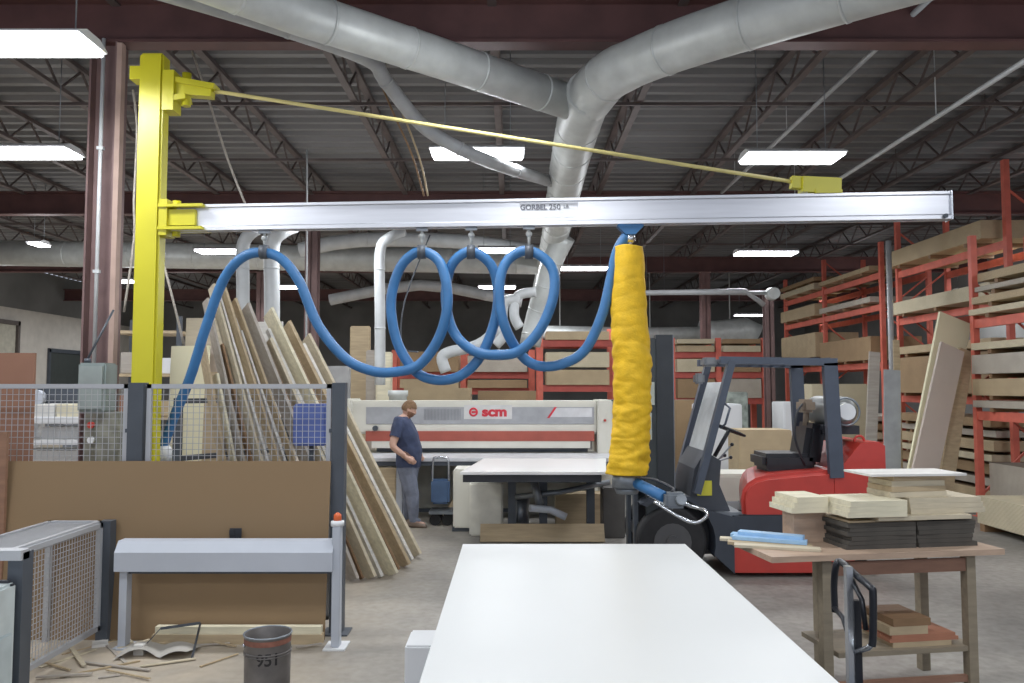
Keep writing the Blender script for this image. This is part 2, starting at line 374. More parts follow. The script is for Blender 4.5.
for (u, vt, vb, Y, r, lab) in ((243, 232, 330, 12.5, .1, 'left of the two pale vertical duct drops above the leaning boards'),
                              (272, 232, 350, 12.5, .12, 'right of the two pale vertical duct drops above the leaning boards'),
                              (380, 238, 385, 13.5, .09, 'white vertical duct drop with elbow just left of the hose loops')):
    k = P(u, vt, Y); e = P(u, vb, Y)
    pts = smooth_path([P(u + 22, vt - 6, Y + .3), P(u + 9, vt, Y), P(u, vt + 14, Y), P(u, (vt + vb) / 2, Y), e], 4)
    duct(MB(), pts, r, 1.0, 14).build('duct_drop', M_white_pipe, t)
# knot of elbows on the dust collector
for (pts, r, lab) in (([(520, 300), (505, 302), (502, 318), (503, 335), (495, 345)], .1, 'short white elbow pipe just left of the ribbed drop duct'),
                      ([(536, 292), (518, 296), (514, 315), (520, 328)], .09, 'small curved pipe touching the ribbed drop duct'),
                      ([(500, 328), (478, 345), (450, 352), (442, 358), (446, 372)], .1, 'white branch pipe bending down behind the second hose loop')):
    MB().tube(smooth_path([P(u, v, 14.2) for u, v in pts], 4), r, 12).build('elbow_pipe', M_white_pipe, t)
hd = MB(); duct(hd, [P(540, 332, 27), P(640, 334, 27), P(700, 333, 27)], .22, 2)
duct(hd, [P(700, 333, 27), P(716, 333, 27), P(745, 330, 27), P(756, 336, 27)], .42, .7)
for u_ in (560, 650, 730):
    q = P(u_, 334, 27); hd.cyl((q.x, 27, q.z), (q.x, 27, DZ - .01), .02, seg=6)
tag(hd.build('far_duct', M_galv), 'distant shiny round duct behind the forklift guard', 'duct')
# sprinkler pipes and conduits along the hall
for (x, z, y0, y1, r, m, lab) in ((5.18, 5.2, 3, 15.3, .03, M_white_pipe, 'pale sprinkler pipe running back above the boom tip'),
                            (4.0, 5.62, 7, 15, .03, M_galvd, 'grey conduit under the roof left of the sprinkler pipe'),
                            (6.9, 5.6, 7, 15, .03, M_joist, 'dull conduit under the roof right of the sprinkler pipe')):
    g = MB().cyl((x, y0, z), (x, y1, z), r, seg=8)
    for yy in (y0 + 1.0, (y0 + y1) / 2 + .4, y1 - .9): g.cyl((x, yy, z), (x, yy, DZ - .01), .007, seg=5)
    tag(g.build('sprinkler_pipe', m), lab, 'pipe')
a = P(640, 293, 15.2); b = P(772, 293, 15.2)
tag(MB().tube([a, P(745, 291, 15.2), P(764, 305, 15.2)], .05, 8).tube([a, b], .04, 8).build('roof_pipe', M_galvd), 'grey pipe across the hall with a slanted brace at the maroon column', 'pipe')
tag(MB().cyl((b.x, 15.25, b.z - .02), (b.x, 15.05, b.z - .02), .13, .11).build('round_fan', M_galv), 'round silver vent can atop the middle maroon column', 'vent')
# loose cables hanging from the roof
for (pts, lab, m) in (([(190, 45, 8.6), (208, 98, 8.4), (228, 160, 8.3), (246, 206, 8.2)], 'pale slack cable hanging right of the yellow mast head', M_w5),
                   ([(372, 62, 8.2), (392, 110, 8.4), (412, 155, 8.6), (424, 196, 8.7)], 'brown cable hanging below the slim bent duct', M_w4),
                   ([(378, 62, 8.3), (402, 112, 8.5), (420, 160, 8.7), (428, 196, 8.8)], 'tan cable hanging beside the brown one below the slim duct', M_w2),
                   ([(133, 90, 7.5), (137, 130, 7.5), (134, 200, 7.5), (134, 240, 7.5), (124, 312, 7.5)], 'pale cable drooping behind the yellow mast', M_w5),
                   ([(164, 265, 7.6), (173, 300, 7.6), (184, 345, 7.7)], 'pale string running down right of the yellow mast', M_w5),
                   ([(307, 150, 10), (307, 240, 10), (306, 360, 10)], 'straight thin drop pipe hanging through the first hose arch', M_galvd),
                   ([(430, 235, 12.5), (405, 300, 12.5), (402, 345, 12.5), (418, 352, 12.5)], 'dark cable loop inside the first hose ring', M_darkgrey)):
    tag(MB().tube(smooth_path([P(*p) for p in pts], 4), .012, 6).build('hanging_cable', m), lab, 'cable')

# ================================================================== JIB CRANE
YM = 7.0
mx = P(151, 250, YM).x
B0 = P(170, 219, YM); B1 = P(948, 205.5, 6.5)
t = empty('jib_crane', (mx, YM, 0), 'tall yellow wall of a jib crane mast carrying a long aluminium boom across the view', 'crane')
t['label'] = 'jib crane with tall yellow square mast and long aluminium boom across the view'
mz = P(150, 56, YM).z
g = MB().cbox(mx - .115, mx + .1, YM - .08, YM + .08, .03, mz, .02)
g.build('mast', M_yellow, t)
MB().cbox(mx - .24, mx + .2, YM - .24, YM + .24, 0, .03, .008).build('base_plate', M_yellow, t)
k = P(180, 91, YM)
g = MB().bar((mx + .1, YM, k.z + .1), (mx + .55, YM, k.z + .02), .14, .05).bar((mx + .1, YM, k.z - .1), (mx + .3, YM, k.z - .07), .16, .05)
g.bar((mx + .12, YM, k.z + .02), (mx + .52, YM, k.z - .01), .1, .11).cyl((mx + .28, YM, k.z - .14), (mx + .28, YM, k.z + .16), .04)
g.bb(mx + .1, mx + .2, YM - .085, YM + .085, k.z - .2, k.z + .16)
g.build('top_bracket', M_yellow, t)
MB().bb(mx - .2, mx - .1, YM - .07, YM + .07, P(150, 82, YM).z, P(150, 69, YM).z).build('rear_lug', M_yellow, t)
dv = (B1 - B0).normalized(); sv = V((-dv.y, dv.x, 0)).normalized()
g = MB()
for dz in (.1, -.1): g.bar((mx + .1, YM, B0.z + dz), V((mx + .12, YM, B0.z + dz)) + dv * .38, .2, .025)
g.bar((mx + .1, YM, B0.z), V((mx + .1, YM, B0.z)) + dv * .32, .12, .14).cyl((mx + .22, YM, B0.z - .16), (mx + .22, YM, B0.z + .16), .035)
g.bb(mx + .1, mx + .17, YM - .09, YM + .09, B0.z - .16, B0.z + .16)
g.build('hinge_bracket', M_yellow, t)
# boom: enclosed track section with lips
H = .115
prf = [(-.05, H), (.05, H), (.05, H - .022), (.028, H - .03), (.028, -H + .045), (.055, -H + .03), (.055, -H), (.018, -H), (.018, -H + .02), (-.018, -H + .02), (-.018, -H), (-.055, -H), (-.055, -H + .03), (-.028, -H + .045), (-.028, H - .03), (-.05, H - .022)]
S0 = V((mx + .2, YM, B0.z)); S1 = V((B1.x, B1.y, B0.z))
g = MB(); n_ = len(prf); vs = []
for p in (S0, S1):
    for a, b in prf: vs.append(p + sv * a + V((0, 0, b)))
g.add(vs, [tuple(range(n_)), tuple(range(2 * n_ - 1, n_ - 1, -1))] + [(i, i + n_, (i + 1) % n_ + n_, (i + 1) % n_) for i in range(n_)])
g.build('boom', M_alu, t)
MB().bar(S1 + V((0, 0, 0)), S1 + dv * .012, .12, 2 * H + .01, sv).build('end_cap', M_chrome, t)
MB().cyl(S1 + V((-.06, -.06, -H + .02)), S1 + V((-.06, -.08, -H + .02)), .018, seg=10).build('end_stop_bolt', M_darkgrey, t)
# stay rod and its clamp
ck = P(811, 186, 6.58)
onb = lambda u: S0 + dv * ((P(u, 219, 6.75).x - S0.x) / dv.x)
ca = onb(808)
MB().bar(ca + V((-.12, 0, H + .075)), ca + V((.2, 0, H + .06)), .12, .13).bar(ca + V((-.2, 0, H + .1)), ca + V((.05, 0, H + .08)), .07, .1).bar(ca + V((-.02, 0, H + .01)), ca + V((.2, 0, H + .01)), .15, .03).build('stay_clamp', M_yellow, t)
MB().cyl((mx + .53, YM, k.z), ca + V((-.15, 0, H + .1)), .017, seg=8).build('stay_rod', mat('stay_rod_tan', (204, 190, 120), .5), t)
M_ink = mat('ink_grey', (96, 98, 106), .6); M_inkb = mat('ink_black', (40, 40, 44), .6)
la = onb(549); nrm = -sv if sv.y > 0 else sv
lb = la + nrm * .031
yaw = math.atan2(dv.y, dv.x)
MB().bar(lb - dv * .25 + V((0, 0, .012)), lb + dv * .25 + V((0, 0, .012)), .13, .002, (0, 0, 1)).build('label_plate', mat('decal', (224, 226, 230), .5), t)
tl = lb + nrm * .004
text('maker_lettering', 'GORBEL', .062, tl - dv * .13 + V((0, 0, .038)), (R(90), 0, yaw), M_ink, t, bold=.002)
text('capacity_lettering', '250', .066, tl + dv * .05 + V((0, 0, .038)), (R(90), 0, yaw), M_ink, t, bold=.001)
text('capacity_unit', 'LB.', .04, tl + dv * .15 + V((0, 0, .042)), (R(90), 0, yaw), M_ink, t)
# hose trolleys
for (u, lab) in ((258, 'hose trolley on the boom at the crest of the first blue arch'), (421, 'hose trolley above the leftmost closed hose loop'), (471, 'hose trolley above the middle hose loop'), (529, 'hose trolley above the right hose loop, under the boom lettering')):
    c = onb(u); tt = empty('hose_trolley', c + V((0, 0, -H)), lab, 'trolley', 'hose trolleys under the boom')
    zb = P(u, 252, c.y).z
    MB().bb(c.x - .05, c.x + .05, c.y - .016, c.y + .016, c.z - H - .03, c.z - H + .012).build('carriage', M_steel, tt)
    MB().cyl((c.x, c.y, c.z - H - .03), (c.x, c.y, zb + .045), .012, seg=8).ball((c.x, c.y, c.z - H - .07), .028, 8, 6).build('hanger', M_galv, tt)
    MB().tube([(c.x - .035, c.y, zb), (c.x + .035, c.y, zb)], .062, 14).build('hose_clip', M_darkgrey, tt)
# blue hose
hp = [(163, 448, .25), (172, 422, .22), (190, 378, .15), (205, 330, .1), (222, 283, .05), (239, 260, 0), (258, 252.5, 0), (280, 258, 0), (299, 281, 0), (318, 325, 0), (345, 358, 0), (372, 371, 0), (395, 372, 0), (419, 365, -.02), (438, 340, -.05), (447, 310, -.08), (446, 282, -.07), (438, 260, -.03), (421, 251.5, 0), (404, 262, .03), (394, 284, .06), (391, 310, .07), (398, 344, .08), (415, 371, .08), (436, 380, .06), (460, 376, .05), (480, 357, .06), (494, 324, .07), (498, 293, .06), (491, 265, .03), (471, 251.5, 0), (453, 263, 0), (446, 288, .06), (448, 316, .09), (457, 337, .09), (474, 351, -.02), (495, 355, -.06), (519, 351, -.08), (541, 328, -.07), (554, 293, -.05), (551, 266, -.02), (530, 251, 0), (511, 257, .0), (501, 275, -.04), (500, 305, -.06), (507, 332, -.05), (522, 356, .04), (539, 366, .05), (562, 364, .04), (585, 350, .02), (602, 315, 0), (611, 278, 0), (617, 252, 0), (626, 236, 0)]
pts = []
for (u, v, dy) in hp:
    c = onb(u); pts.append(P(u, v, c.y + dy))
tag(MB().tube(smooth_path(pts, 6), .044, 14).build('vacuum_hose', M_blue), 'long looping blue vacuum hose hanging beneath the boom', 'hose')
tag(MB().lathe(pts[0] + V((0, 0, -.12)), [(0, 0), (.075, 0), (.08, .1), (.06, .14), (0, .14)], 12).build('hose_coupling', M_white), 'white coupling at the lower left end of the blue hose', 'coupling')
bx = pts[0]
bl = empty('vacuum_pump', (bx.x, bx.y, 0), 'dark vacuum pump cabinet standing behind the mesh fence beneath the hose end', 'pump')
MB().cbox(bx.x - .06, bx.x + .42, bx.y - .1, bx.y + .4, .08, bx.z - .16, .02).build('housing', M_darkgrey, bl)
g = MB()
for i in range(9): g.bb(bx.x + .05 + i * .03, bx.x + .062 + i * .03, bx.y - .112, bx.y - .1, bx.z - .35, bx.z - .2)
g.build('grille', M_black, bl)
for sx in (0, .36):
    for sy in (-.05, .35): MB().cyl((bx.x + sx, bx.y + sy, 0), (bx.x + sx, bx.y + sy, .085), .03).build('foot', M_rubber, bl)
# vacuum tube lifter
c = onb(629); YV = c.y
t = empty('vacuum_tube_lifter', (c.x, c.y, c.z - H), 'vacuum tube lifter in a wrinkled yellow fabric sleeve hanging from the boom', 'lifter')
MB().cbox(c.x - .11, c.x + .11, c.y - .05, c.y + .05, c.z - H - .03, c.z - H - .002, .008).prism([(c.x - .1, c.z - H - .03), (c.x + .1, c.z - H - .03), (c.x + .04, c.z - H - .09), (c.x - .04, c.z - H - .09)], 'y', c.y - .04, c.y + .04).build('trolley', M_blue, t)
MB().cyl((c.x, c.y, c.z - H - .22), (c.x, c.y, c.z - H - .08), .022).ball((c.x, c.y, c.z - H - .12), .045).build('swivel', M_chrome, t)
zt = P(629, 247, YV).z; zb = P(629, 474, YV).z
rows = []; NR = 200; NS = 40
edge = [(0, 615, 643), (.06, 614, 645), (.3, 611, 646), (.5, 612, 651), (.7, 613, 650), (.82, 611, 648), (.9, 608, 647), (1, 607, 645)]
vs = []
for i in range(NR + 1):
    s = i / NR; z = zt + (zb - zt) * s
    for j in range(len(edge) - 1):
        if edge[j][0] <= s <= edge[j + 1][0]:
            q = (s - edge[j][0]) / (edge[j + 1][0] - edge[j][0]); u0 = edge[j][1] + (edge[j + 1][1] - edge[j][1]) * q; u1 = edge[j][2] + (edge[j + 1][2] - edge[j][2]) * q; break
    a = P(u0, 300, YV).x; b = P(u1, 300, YV).x; cx = (a + b) / 2; r = (b - a) / 2
    amp = .006 + .02 * s
    for k_ in range(NS):
        th = 2 * math.pi * k_ / NS
        nn = noise.noise(V((math.cos(th) * 1.3, math.sin(th) * 1.3, z * (9 + 3 * s)))) + .6 * noise.noise(V((math.cos(th) * 2.4 + 5, math.sin(th) * 2.4, z * 22))) * (.3 + s)
        fold = (abs(math.sin(s * 42 + 1.1 * math.sin(th + s * 9) + .8 * noise.noise(V((th, s * 8, 1))))) ** .6 - .6) * (.002 + .016 * s)
        rr = r + amp * nn + fold
        vs.append((cx + rr * math.cos(th), YV + rr * .95 * math.sin(th), z + .01 * noise.noise(V((th, z * 5, 3)))))
fs = [(i * NS + k_, i * NS + (k_ + 1) % NS, (i + 1) * NS + (k_ + 1) % NS, (i + 1) * NS + k_) for i in range(NR) for k_ in range(NS)]
fs += [tuple(range(NS)), tuple(reversed(range(NR * NS, NR * NS + NS)))]
g = MB(); g.add(vs, fs, True); g.build('fabric_sleeve', M_sleeve, t)
hx = P(627, 480, YV)
g = MB().cyl((hx.x, YV, zb - .11), (hx.x, YV, zb + .02), .13, .12, 20).cyl((hx.x, YV, zb - .16), (hx.x, YV, zb - .11), .09, .11)
g.build('lower_swivel', M_steel, t)
ha = V((hx.x + .05, YV - .02, zb - .07)); hb = P(672, 505, 6.25); hc = P(692, 516, 6.1)
MB().bar(ha, hb, .06, .06).build('control_arm', M_steel, t)
ga = P(637, 486, YV - .1); gb = P(665, 500, 6.3)
MB().cyl(ga + V((0, 0, .02)), gb + V((0, 0, .02)), .045, .045, 12).build('blue_grip', M_blue, t)
lp = [gb + V((-.1, -.08, 0)), P(690, 522, 6.1), P(706, 517, 6.1), P(704, 510, 6.2), P(688, 505, 6.3), P(668, 494, 6.35)]
MB().tube(smooth_path(lp, 5), .013, 8).build('handle_loop', M_chrome, t)
MB().cbox(hb.x - .06, hb.x + .1, hb.y - .06, hb.y + .05, hb.z - .02, hb.z + .1, .02).cyl(hb + V((.05, -.06, .04)), hb + V((.05, -.12, .06)), .04).build('control_valve', M_steel, t)
MB().tube(smooth_path([hb + V((0, 0, .1)), P(672, 488, 6.3), P(655, 480, 6.4), P(640, 478, 6.5)], 5), .012, 6).build('air_line', M_black, t)
# ================================================================== SAFETY FENCE (left)
YFc = 6.32
def wires(g, O, A, B, la, lb, pitch, r=.0022, cut=None):
    """grid of wires over the rectangle O + A*[0,la] + B*[0,lb]"""
    O, A, B = V(O), V(A).normalized(), V(B).normalized(); n = A.cross(B)
    k = int(la / pitch)
    for i in range(1, k + 1): g.bar(O + A * i * pitch, O + A * i * pitch + B * lb, 2 * r, 2 * r, n)
    k = int(lb / pitch)
    for i in range(1, k + 1): g.bar(O + B * i * pitch, O + B * i * pitch + A * la, 2 * r, 2 * r, n)
    return g
def frame(g, O, A, B, la, lb, w=.04, t=.03):
    O, A, B = V(O), V(A).normalized(), V(B).normalized(); n = A.cross(B)
    g.bar(O + B * w / 2, O + A * la + B * w / 2, w, t, B); g.bar(O + B * (lb - w / 2), O + A * la + B * (lb - w / 2), w, t, B)
    g.bar(O + A * w / 2, O + A * w / 2 + B * lb, w, t, A); g.bar(O + A * (la - w / 2), O + A * (la - w / 2) + B * lb, w, t, A)
    return g
xa, xb = P(128, 500, YFc).x, P(143, 500, YFc).x
xc, xd = P(332, 500, YFc).x, P(345, 500, YFc).x
ztop = P(300, 384, YFc).z
t = empty('mesh_fence', ((xa + xb) / 2, YFc, 0), 'grey wire mesh safety fence with dark posts in front of the yellow mast', 'fence')
for (x0, x1) in ((xa, xb), (xc, xd)):
    MB().bb(x0, x1, YFc - .05, YFc + .05, .012, ztop + .01).build('post', M_darkgrey, t)
    MB().bb(x0 - .05, x1 + .05, YFc - .1, YFc + .1, 0, .012).build('foot_plate', M_darkgrey, t)
for (x0, x1) in ((-4.75, xa - .015), (xb + .015, xc - .015)):
    fr = frame(MB(), (x0, YFc, .1), (1, 0, 0), (0, 0, 1), x1 - x0, ztop - .1, .035, .03).build('panel_frame', M_wire, t)
    wires(MB(), (x0 + .03, YFc, .12), (1, 0, 0), (0, 0, 1), x1 - x0 - .06, ztop - .14, .048, .002).build('wire_mesh', M_wire, fr)
    for zz in (.5, 1.55):
        MB().bb(x1 - .01, x1 + .03, YFc - .03, YFc + .03, zz, zz + .03).build('clamp', M_darkgrey, t)
# hardboard sheet leaning on the fence
O = P(8, 461, 6.25); E = P(331, 461, 6.25)
g = MB().bar(V(((O.x + E.x) / 2, 6.25, O.z)), V(((O.x + E.x) / 2, 6.12, .006)), E.x - O.x, .006, (1, 0, 0))
tag(g.build('hardboard_sheet', M_hard), 'large brown hardboard sheet leaning against the mesh fence', 'sheet')
q = P(236, 532, 6.17)
tag(MB().bb(q.x - .045, q.x + .045, q.y - .012, q.y - .002, q.z - .06, q.z + .03).bb(q.x - .045, q.x - .01, q.y - .02, q.y - .012, q.z - .02, q.z + .02).build('black_clip', M_black), 'small black clip box stuck on the hardboard sheet above the guard beam', 'clip')
a = P(4, 353, 6.6); b = P(36, 353, 6.6)
tag(MB().bb(a.x - .12, b.x, 6.58, 6.61, 0.0, a.z).build('brown_board', M_card), 'upright reddish brown panel behind the fence at the left edge', 'panel')
a = P(-20, 430, 6.15); b = P(7, 430, 6.15)
tag(MB().bb(a.x, b.x, 6.15, 6.18, 0, P(0, 432, 6.15).z).build('brown_board', wood('wood_redbrown', (140, 104, 82))), 'narrow brown board standing at the left end of the hardboard sheet', 'panel')
# guard beam
YG = 5.98
x0, x1 = P(120, 555, YG).x, P(335, 555, YG).x
zt = P(200, 540, YG).z; zb = P(200, 569, YG).z
t = empty('guard_beam', ((x0 + x1) / 2, YG, 0), 'light grey guard beam on two legs in front of the hardboard sheet', 'barrier')
MB().prism([(YG - .09, zb), (YG + .07, zb), (YG + .07, zt), (YG - .03, zt), (YG - .09, zt - .075)], 'x', x0, x1).build('beam', M_lightgrey, t)
lz = .012
MB().bb(x0 + .02, x0 + .075, YG - .04, YG + .04, lz, zb).build('leg', M_lightgrey, t)
MB().bb(x0, x0 + .1, YG - .09, YG + .09, 0, lz).build('foot_plate', M_lightgrey, t)
zc = P(337, 526, YG - .02).z
MB().cbox(x1 - .01, x1 + .05, YG - .06, YG + .03, lz, zc, .006).build('leg', M_lightgrey, t)
MB().bb(x1 - .06, x1 + .1, YG - .1, YG + .1, 0, lz).build('foot_plate', M_white, t)
MB().bb(x0 + .075, x1 - .02, YG - .02, YG + .02, zb - .03, zb).build('lower_rail', M_darkgrey, t)
cp = MB().lathe((x1 + .018, YG - .01, zc), [(0, 0), (.05, 0), (.05, .035), (0, .045)], 14).build('lamp_base', M_white, t)
MB().lathe((x1 + .018, YG - .01, zc + .04), [(0, 0), (.03, 0), (.028, .04), (.012, .055), (0, .058)], 14).build('warning_lamp', mat('orange_lamp', (214, 92, 40), .4), cp)
# mesh cage at lower left
xr = -3.1; xl = -3.5; y0, y1 = 5.08, 6.14; zt = .885
t = empty('mesh_cage', (xr, 5.5, 0), 'low grey wire mesh cage at lower left running towards the camera', 'cage')
fr = frame(MB(), (xr, y0, .09), (0, 1, 0), (0, 0, 1), y1 - y0 - .06, zt - .09, .035, .03).build('side_frame', M_wire, t)
wires(MB(), (xr, y0 + .03, .12), (0, 1, 0), (0, 0, 1), y1 - y0 - .12, zt - .15, .036, .002).build('wire_mesh', M_wire, fr)
fr = frame(MB(), (xl, y0 - .05, zt), (1, 0, 0), (0, 1, 0), xr - xl, y1 - y0, .03, .03).build('top_frame', M_wire, t)
wires(MB(), (xl + .02, y0 - .03, zt), (1, 0, 0), (0, 1, 0), xr - xl - .04, y1 - y0 - .04, .018, .0028).build('wire_mesh', M_wire, fr)
MB().bb(xr - .02, xr + .07, y1 - .06, y1 + .03, 0, zt + .01).build('post', M_darkgrey, t)
MB().bb(xr - .015, xr + .02, y0 - .03, y0, 0, zt).build('post', M_wire, t)
MB().bb(xl - .02, xl + .02, y1 - .06, y1 - .02, 0, zt).build('post', M_wire, t)
# machine cabinet at the left edge
YC = 4.55
t = empty('machine_cabinet', (-2.95, YC, 0), 'pale grey machine cabinet with a dark post at the lower left edge', 'cabinet')
a = P(19, 590, YC).x
MB().cbox(a - .7, a, YC - .75, YC - .02, .02, P(10, 590, YC - .2).z, .015).build('body', mat('cab_grey', (186, 196, 196), .5), t)
MB().cbox(a - .02, a + .012, YC - .7, YC - .06, .06, P(10, 640, YC - .2).z, .008).build('door', mat('cab_grey2', (170, 182, 184), .5), t)
a2 = P(12, 600, YC + .05).x; a3 = P(27, 600, YC + .05).x
MB().bb(a2, a3, YC + .0, YC + .1, 0, P(20, 551, YC + .05).z).build('post', M_darkgrey, t)
MB().cbox(a2 - .1, a3 - .02, YC - .08, YC - .02, P(20, 604, YC).z, P(20, 578, YC).z, .02).build('latch', M_black, t)
MB().bb(a - .5, a3, YC - .02, YC + .06, P(20, 560, YC).z, P(20, 550, YC).z).build('top_rail', M_wire, t)
# ================================================================== STEEL PAIL
qx = P(268, 632, 4.8); zr = qx.z
t = empty('steel_pail', (qx.x, 4.8, 0), 'dark open steel pail with stencilled number on the floor in front of the guard beam', 'pail')
pm = mat('pail_grey', (98, 94, 92), .5, .35, .25, 9)
MB().lathe((qx.x, 4.8, 0), [(0, .012), (.130, .012), (.134, 0), (.137, .012), (.141, .3), (.1425, zr - .02), (.149, zr - .008), (.146, zr), (.138, zr - .006), (.136, .3), (.128, .02), (0, .02)], 36).build('body', pm, t)
MB().torus((qx.x, 4.8, zr - .004), .145, .006).build('rim', M_steel, t)
MB().torus((qx.x, 4.8, zr - .1), .1425, .005).torus((qx.x, 4.8, zr - .115), .1425, .004).build('rolled_band', pm, t)
MB().lathe((qx.x, 4.8, zr - .05), [(.1438, 0), (.1438, .03)], 36).build('rust_band', mat('rust', (120, 76, 62), .8, 0, .3, 20), t)
text('stencil_number', '951', .095, (0, 0, 0), (0, 0, 0), mat('stencil', (22, 20, 20), .7), t, wrap=((qx.x, 4.8, P(268, 662, 4.66).z), .1395, R(-72)), bold=.002)
MB().cyl((qx.x - .12, 4.8 - .076, zr - .055), (qx.x - .13, 4.8 - .085, zr - .055), .012).build('handle_ear', M_chrome, t)
for o_ in [t] + list(t.children): pass
t.scale = (.94, .94, 1.0)
# ================================================================== FLOOR SCRAPS
def strip(u0, v0, u1, v1, w, th, m, name, lab, z=0.0, cat='scrap', group=None):
    a, b = G(u0, v0, 0), G(u1, v1, 0)
    o = MB().bar(a + V((0, 0, th / 2 + z)), b + V((0, 0, th / 2 + z)), w, th, (b - a).cross(V((0, 0, 1)))).build(name, m)
    return tag(o, lab, cat, group)
xq0, xq1 = P(150, 630, 6.0).x, P(321, 630, 6.0).x
tag(MB().bb(xq0, xq1, 6.03, 6.105, 0, .07).build('timber_board', M_w2), 'tan board lying on the floor under the guard beam, carrying a paler board', 'board')
tag(MB().bb(xq0 + .02, xq1 - .01, 6.04, 6.1, .0705, .125).build('timber_board', M_w3), 'pale board on top of the tan board beneath the guard beam', 'board')
strip(160, 644, 300, 641, .06, .015, M_w2, 'timber_board', 'thin flat strip on the floor just before the boards under the guard beam', cat='board')
sc = [(62, 655, 118, 640, 'pale strip lying beside the foot of the mesh cage'), (96, 636, 126, 664, 'thin strip pointing at the crumpled paper'), (40, 668, 96, 650, 'strip lying along the bottom of the mesh cage'),
      (60, 678, 140, 662, 'strip crossing below the mesh cage at lower left'), (98, 679, 120, 676, 'short white strip near the bottom left corner'), (118, 650, 150, 641, 'short strip left of the crumpled paper'),
      (200, 668, 238, 655, 'thin strip left of the steel pail'), (84, 664, 150, 672, 'strip lying across others at lower left'), (140, 668, 196, 660, 'thin strip below the crumpled paper'),
      (30, 660, 70, 672, 'strip poking out from under the dark post at left'), (170, 648, 230, 645, 'pale strip behind the crumpled paper'),
      (70, 648, 84, 668, 'short strip standing off the mesh cage corner'), (106, 672, 150, 681, 'strip running towards the bottom edge left of the pail'), (36, 680, 92, 676, 'strip along the bottom edge of the view'), (128, 642, 142, 655, 'tiny strip touching the white block'),
      (196, 641, 236, 649, 'slim strip behind the steel pail, to its left'), (296, 650, 322, 646, 'short strip right of the steel pail by the guard beam foot')]
for i, (a, b, c_, d_, lab) in enumerate(sc):
    strip(a, b, c_, d_, .014 + .008 * (i % 3), .007 + .003 * (i % 2), (M_w2, M_w5, M_w1)[i % 3], 'wood_strip', lab, .001 * i)
strip(92, 646, 108, 644, .12, .02, M_w6, 'white_offcut', 'small white offcut near the left end of the guard beam')
q = G(140, 654)
tag(MB().box(q + V((0, 0, .035)), (.07, .06, .07)).build('white_offcut', M_w6), 'small white block beside the crumpled paper on the floor', 'scrap')
# curled paper
g = MB(); pa = G(122, 655); pb = G(196, 652); vs = []; nx, ny = 16, 5
for i in range(nx + 1):
    for j in range(ny + 1):
        s = i / nx; q = j / ny; p = pa + (pb - pa) * s
        vs.append((p.x, p.y + (q - .5) * .28 + .04 * math.sin(s * 5), .006 + .06 * abs(math.sin(s * 5.2 + q)) * (1 - .4 * q)))
g.add(vs, [(i * (ny + 1) + j, i * (ny + 1) + j + 1, (i + 1) * (ny + 1) + j + 1, (i + 1) * (ny + 1) + j) for i in range(nx) for j in range(ny)], True)
tag(g.build('crumpled_paper', mat('paper_grey', (176, 172, 164), .8)), 'crumpled greyish paper wrap on the floor left of the steel pail', 'paper')
g = MB(); a = G(160, 648); g.bar(a + V((0, 0, .14)), G(200, 645) + V((0, 0, .16)), .004, .02).bar(G(200, 645) + V((0, 0, .16)), G(192, 660) + V((0, 0, .01)), .02, .004).bar(a + V((0, 0, .14)), a + V((-.1, -.1, 0.01)), .02, .004)
tag(g.build('strapping_band', M_darkgrey), 'stiff dark strapping band arched over the crumpled paper', 'strap')
# ================================================================== LUMBER LEANING (centre left)
t = empty('lumber_rack', (-2.7, 8.6, 0), 'dark upright rack frame that the long boards lean against', 'rack')
rp = [V((-3.32, 7.95, 0)), V((-2.6, 9.25, 0))]
for q in rp:
    MB().bb(q.x - .035, q.x + .035, q.y - .035, q.y + .035, .05, 1.8).build('upright', M_darkgrey, t)
    MB().bb(q.x - .3, q.x + .35, q.y - .03, q.y + .03, 0, .05).build('foot', M_darkgrey, t)
for z in (.6, 1.2, 1.77): MB().bar(rp[0] + V((0, 0, z)), rp[1] + V((0, 0, z)), .05, .05).build('cross_rail', M_darkgrey, t)
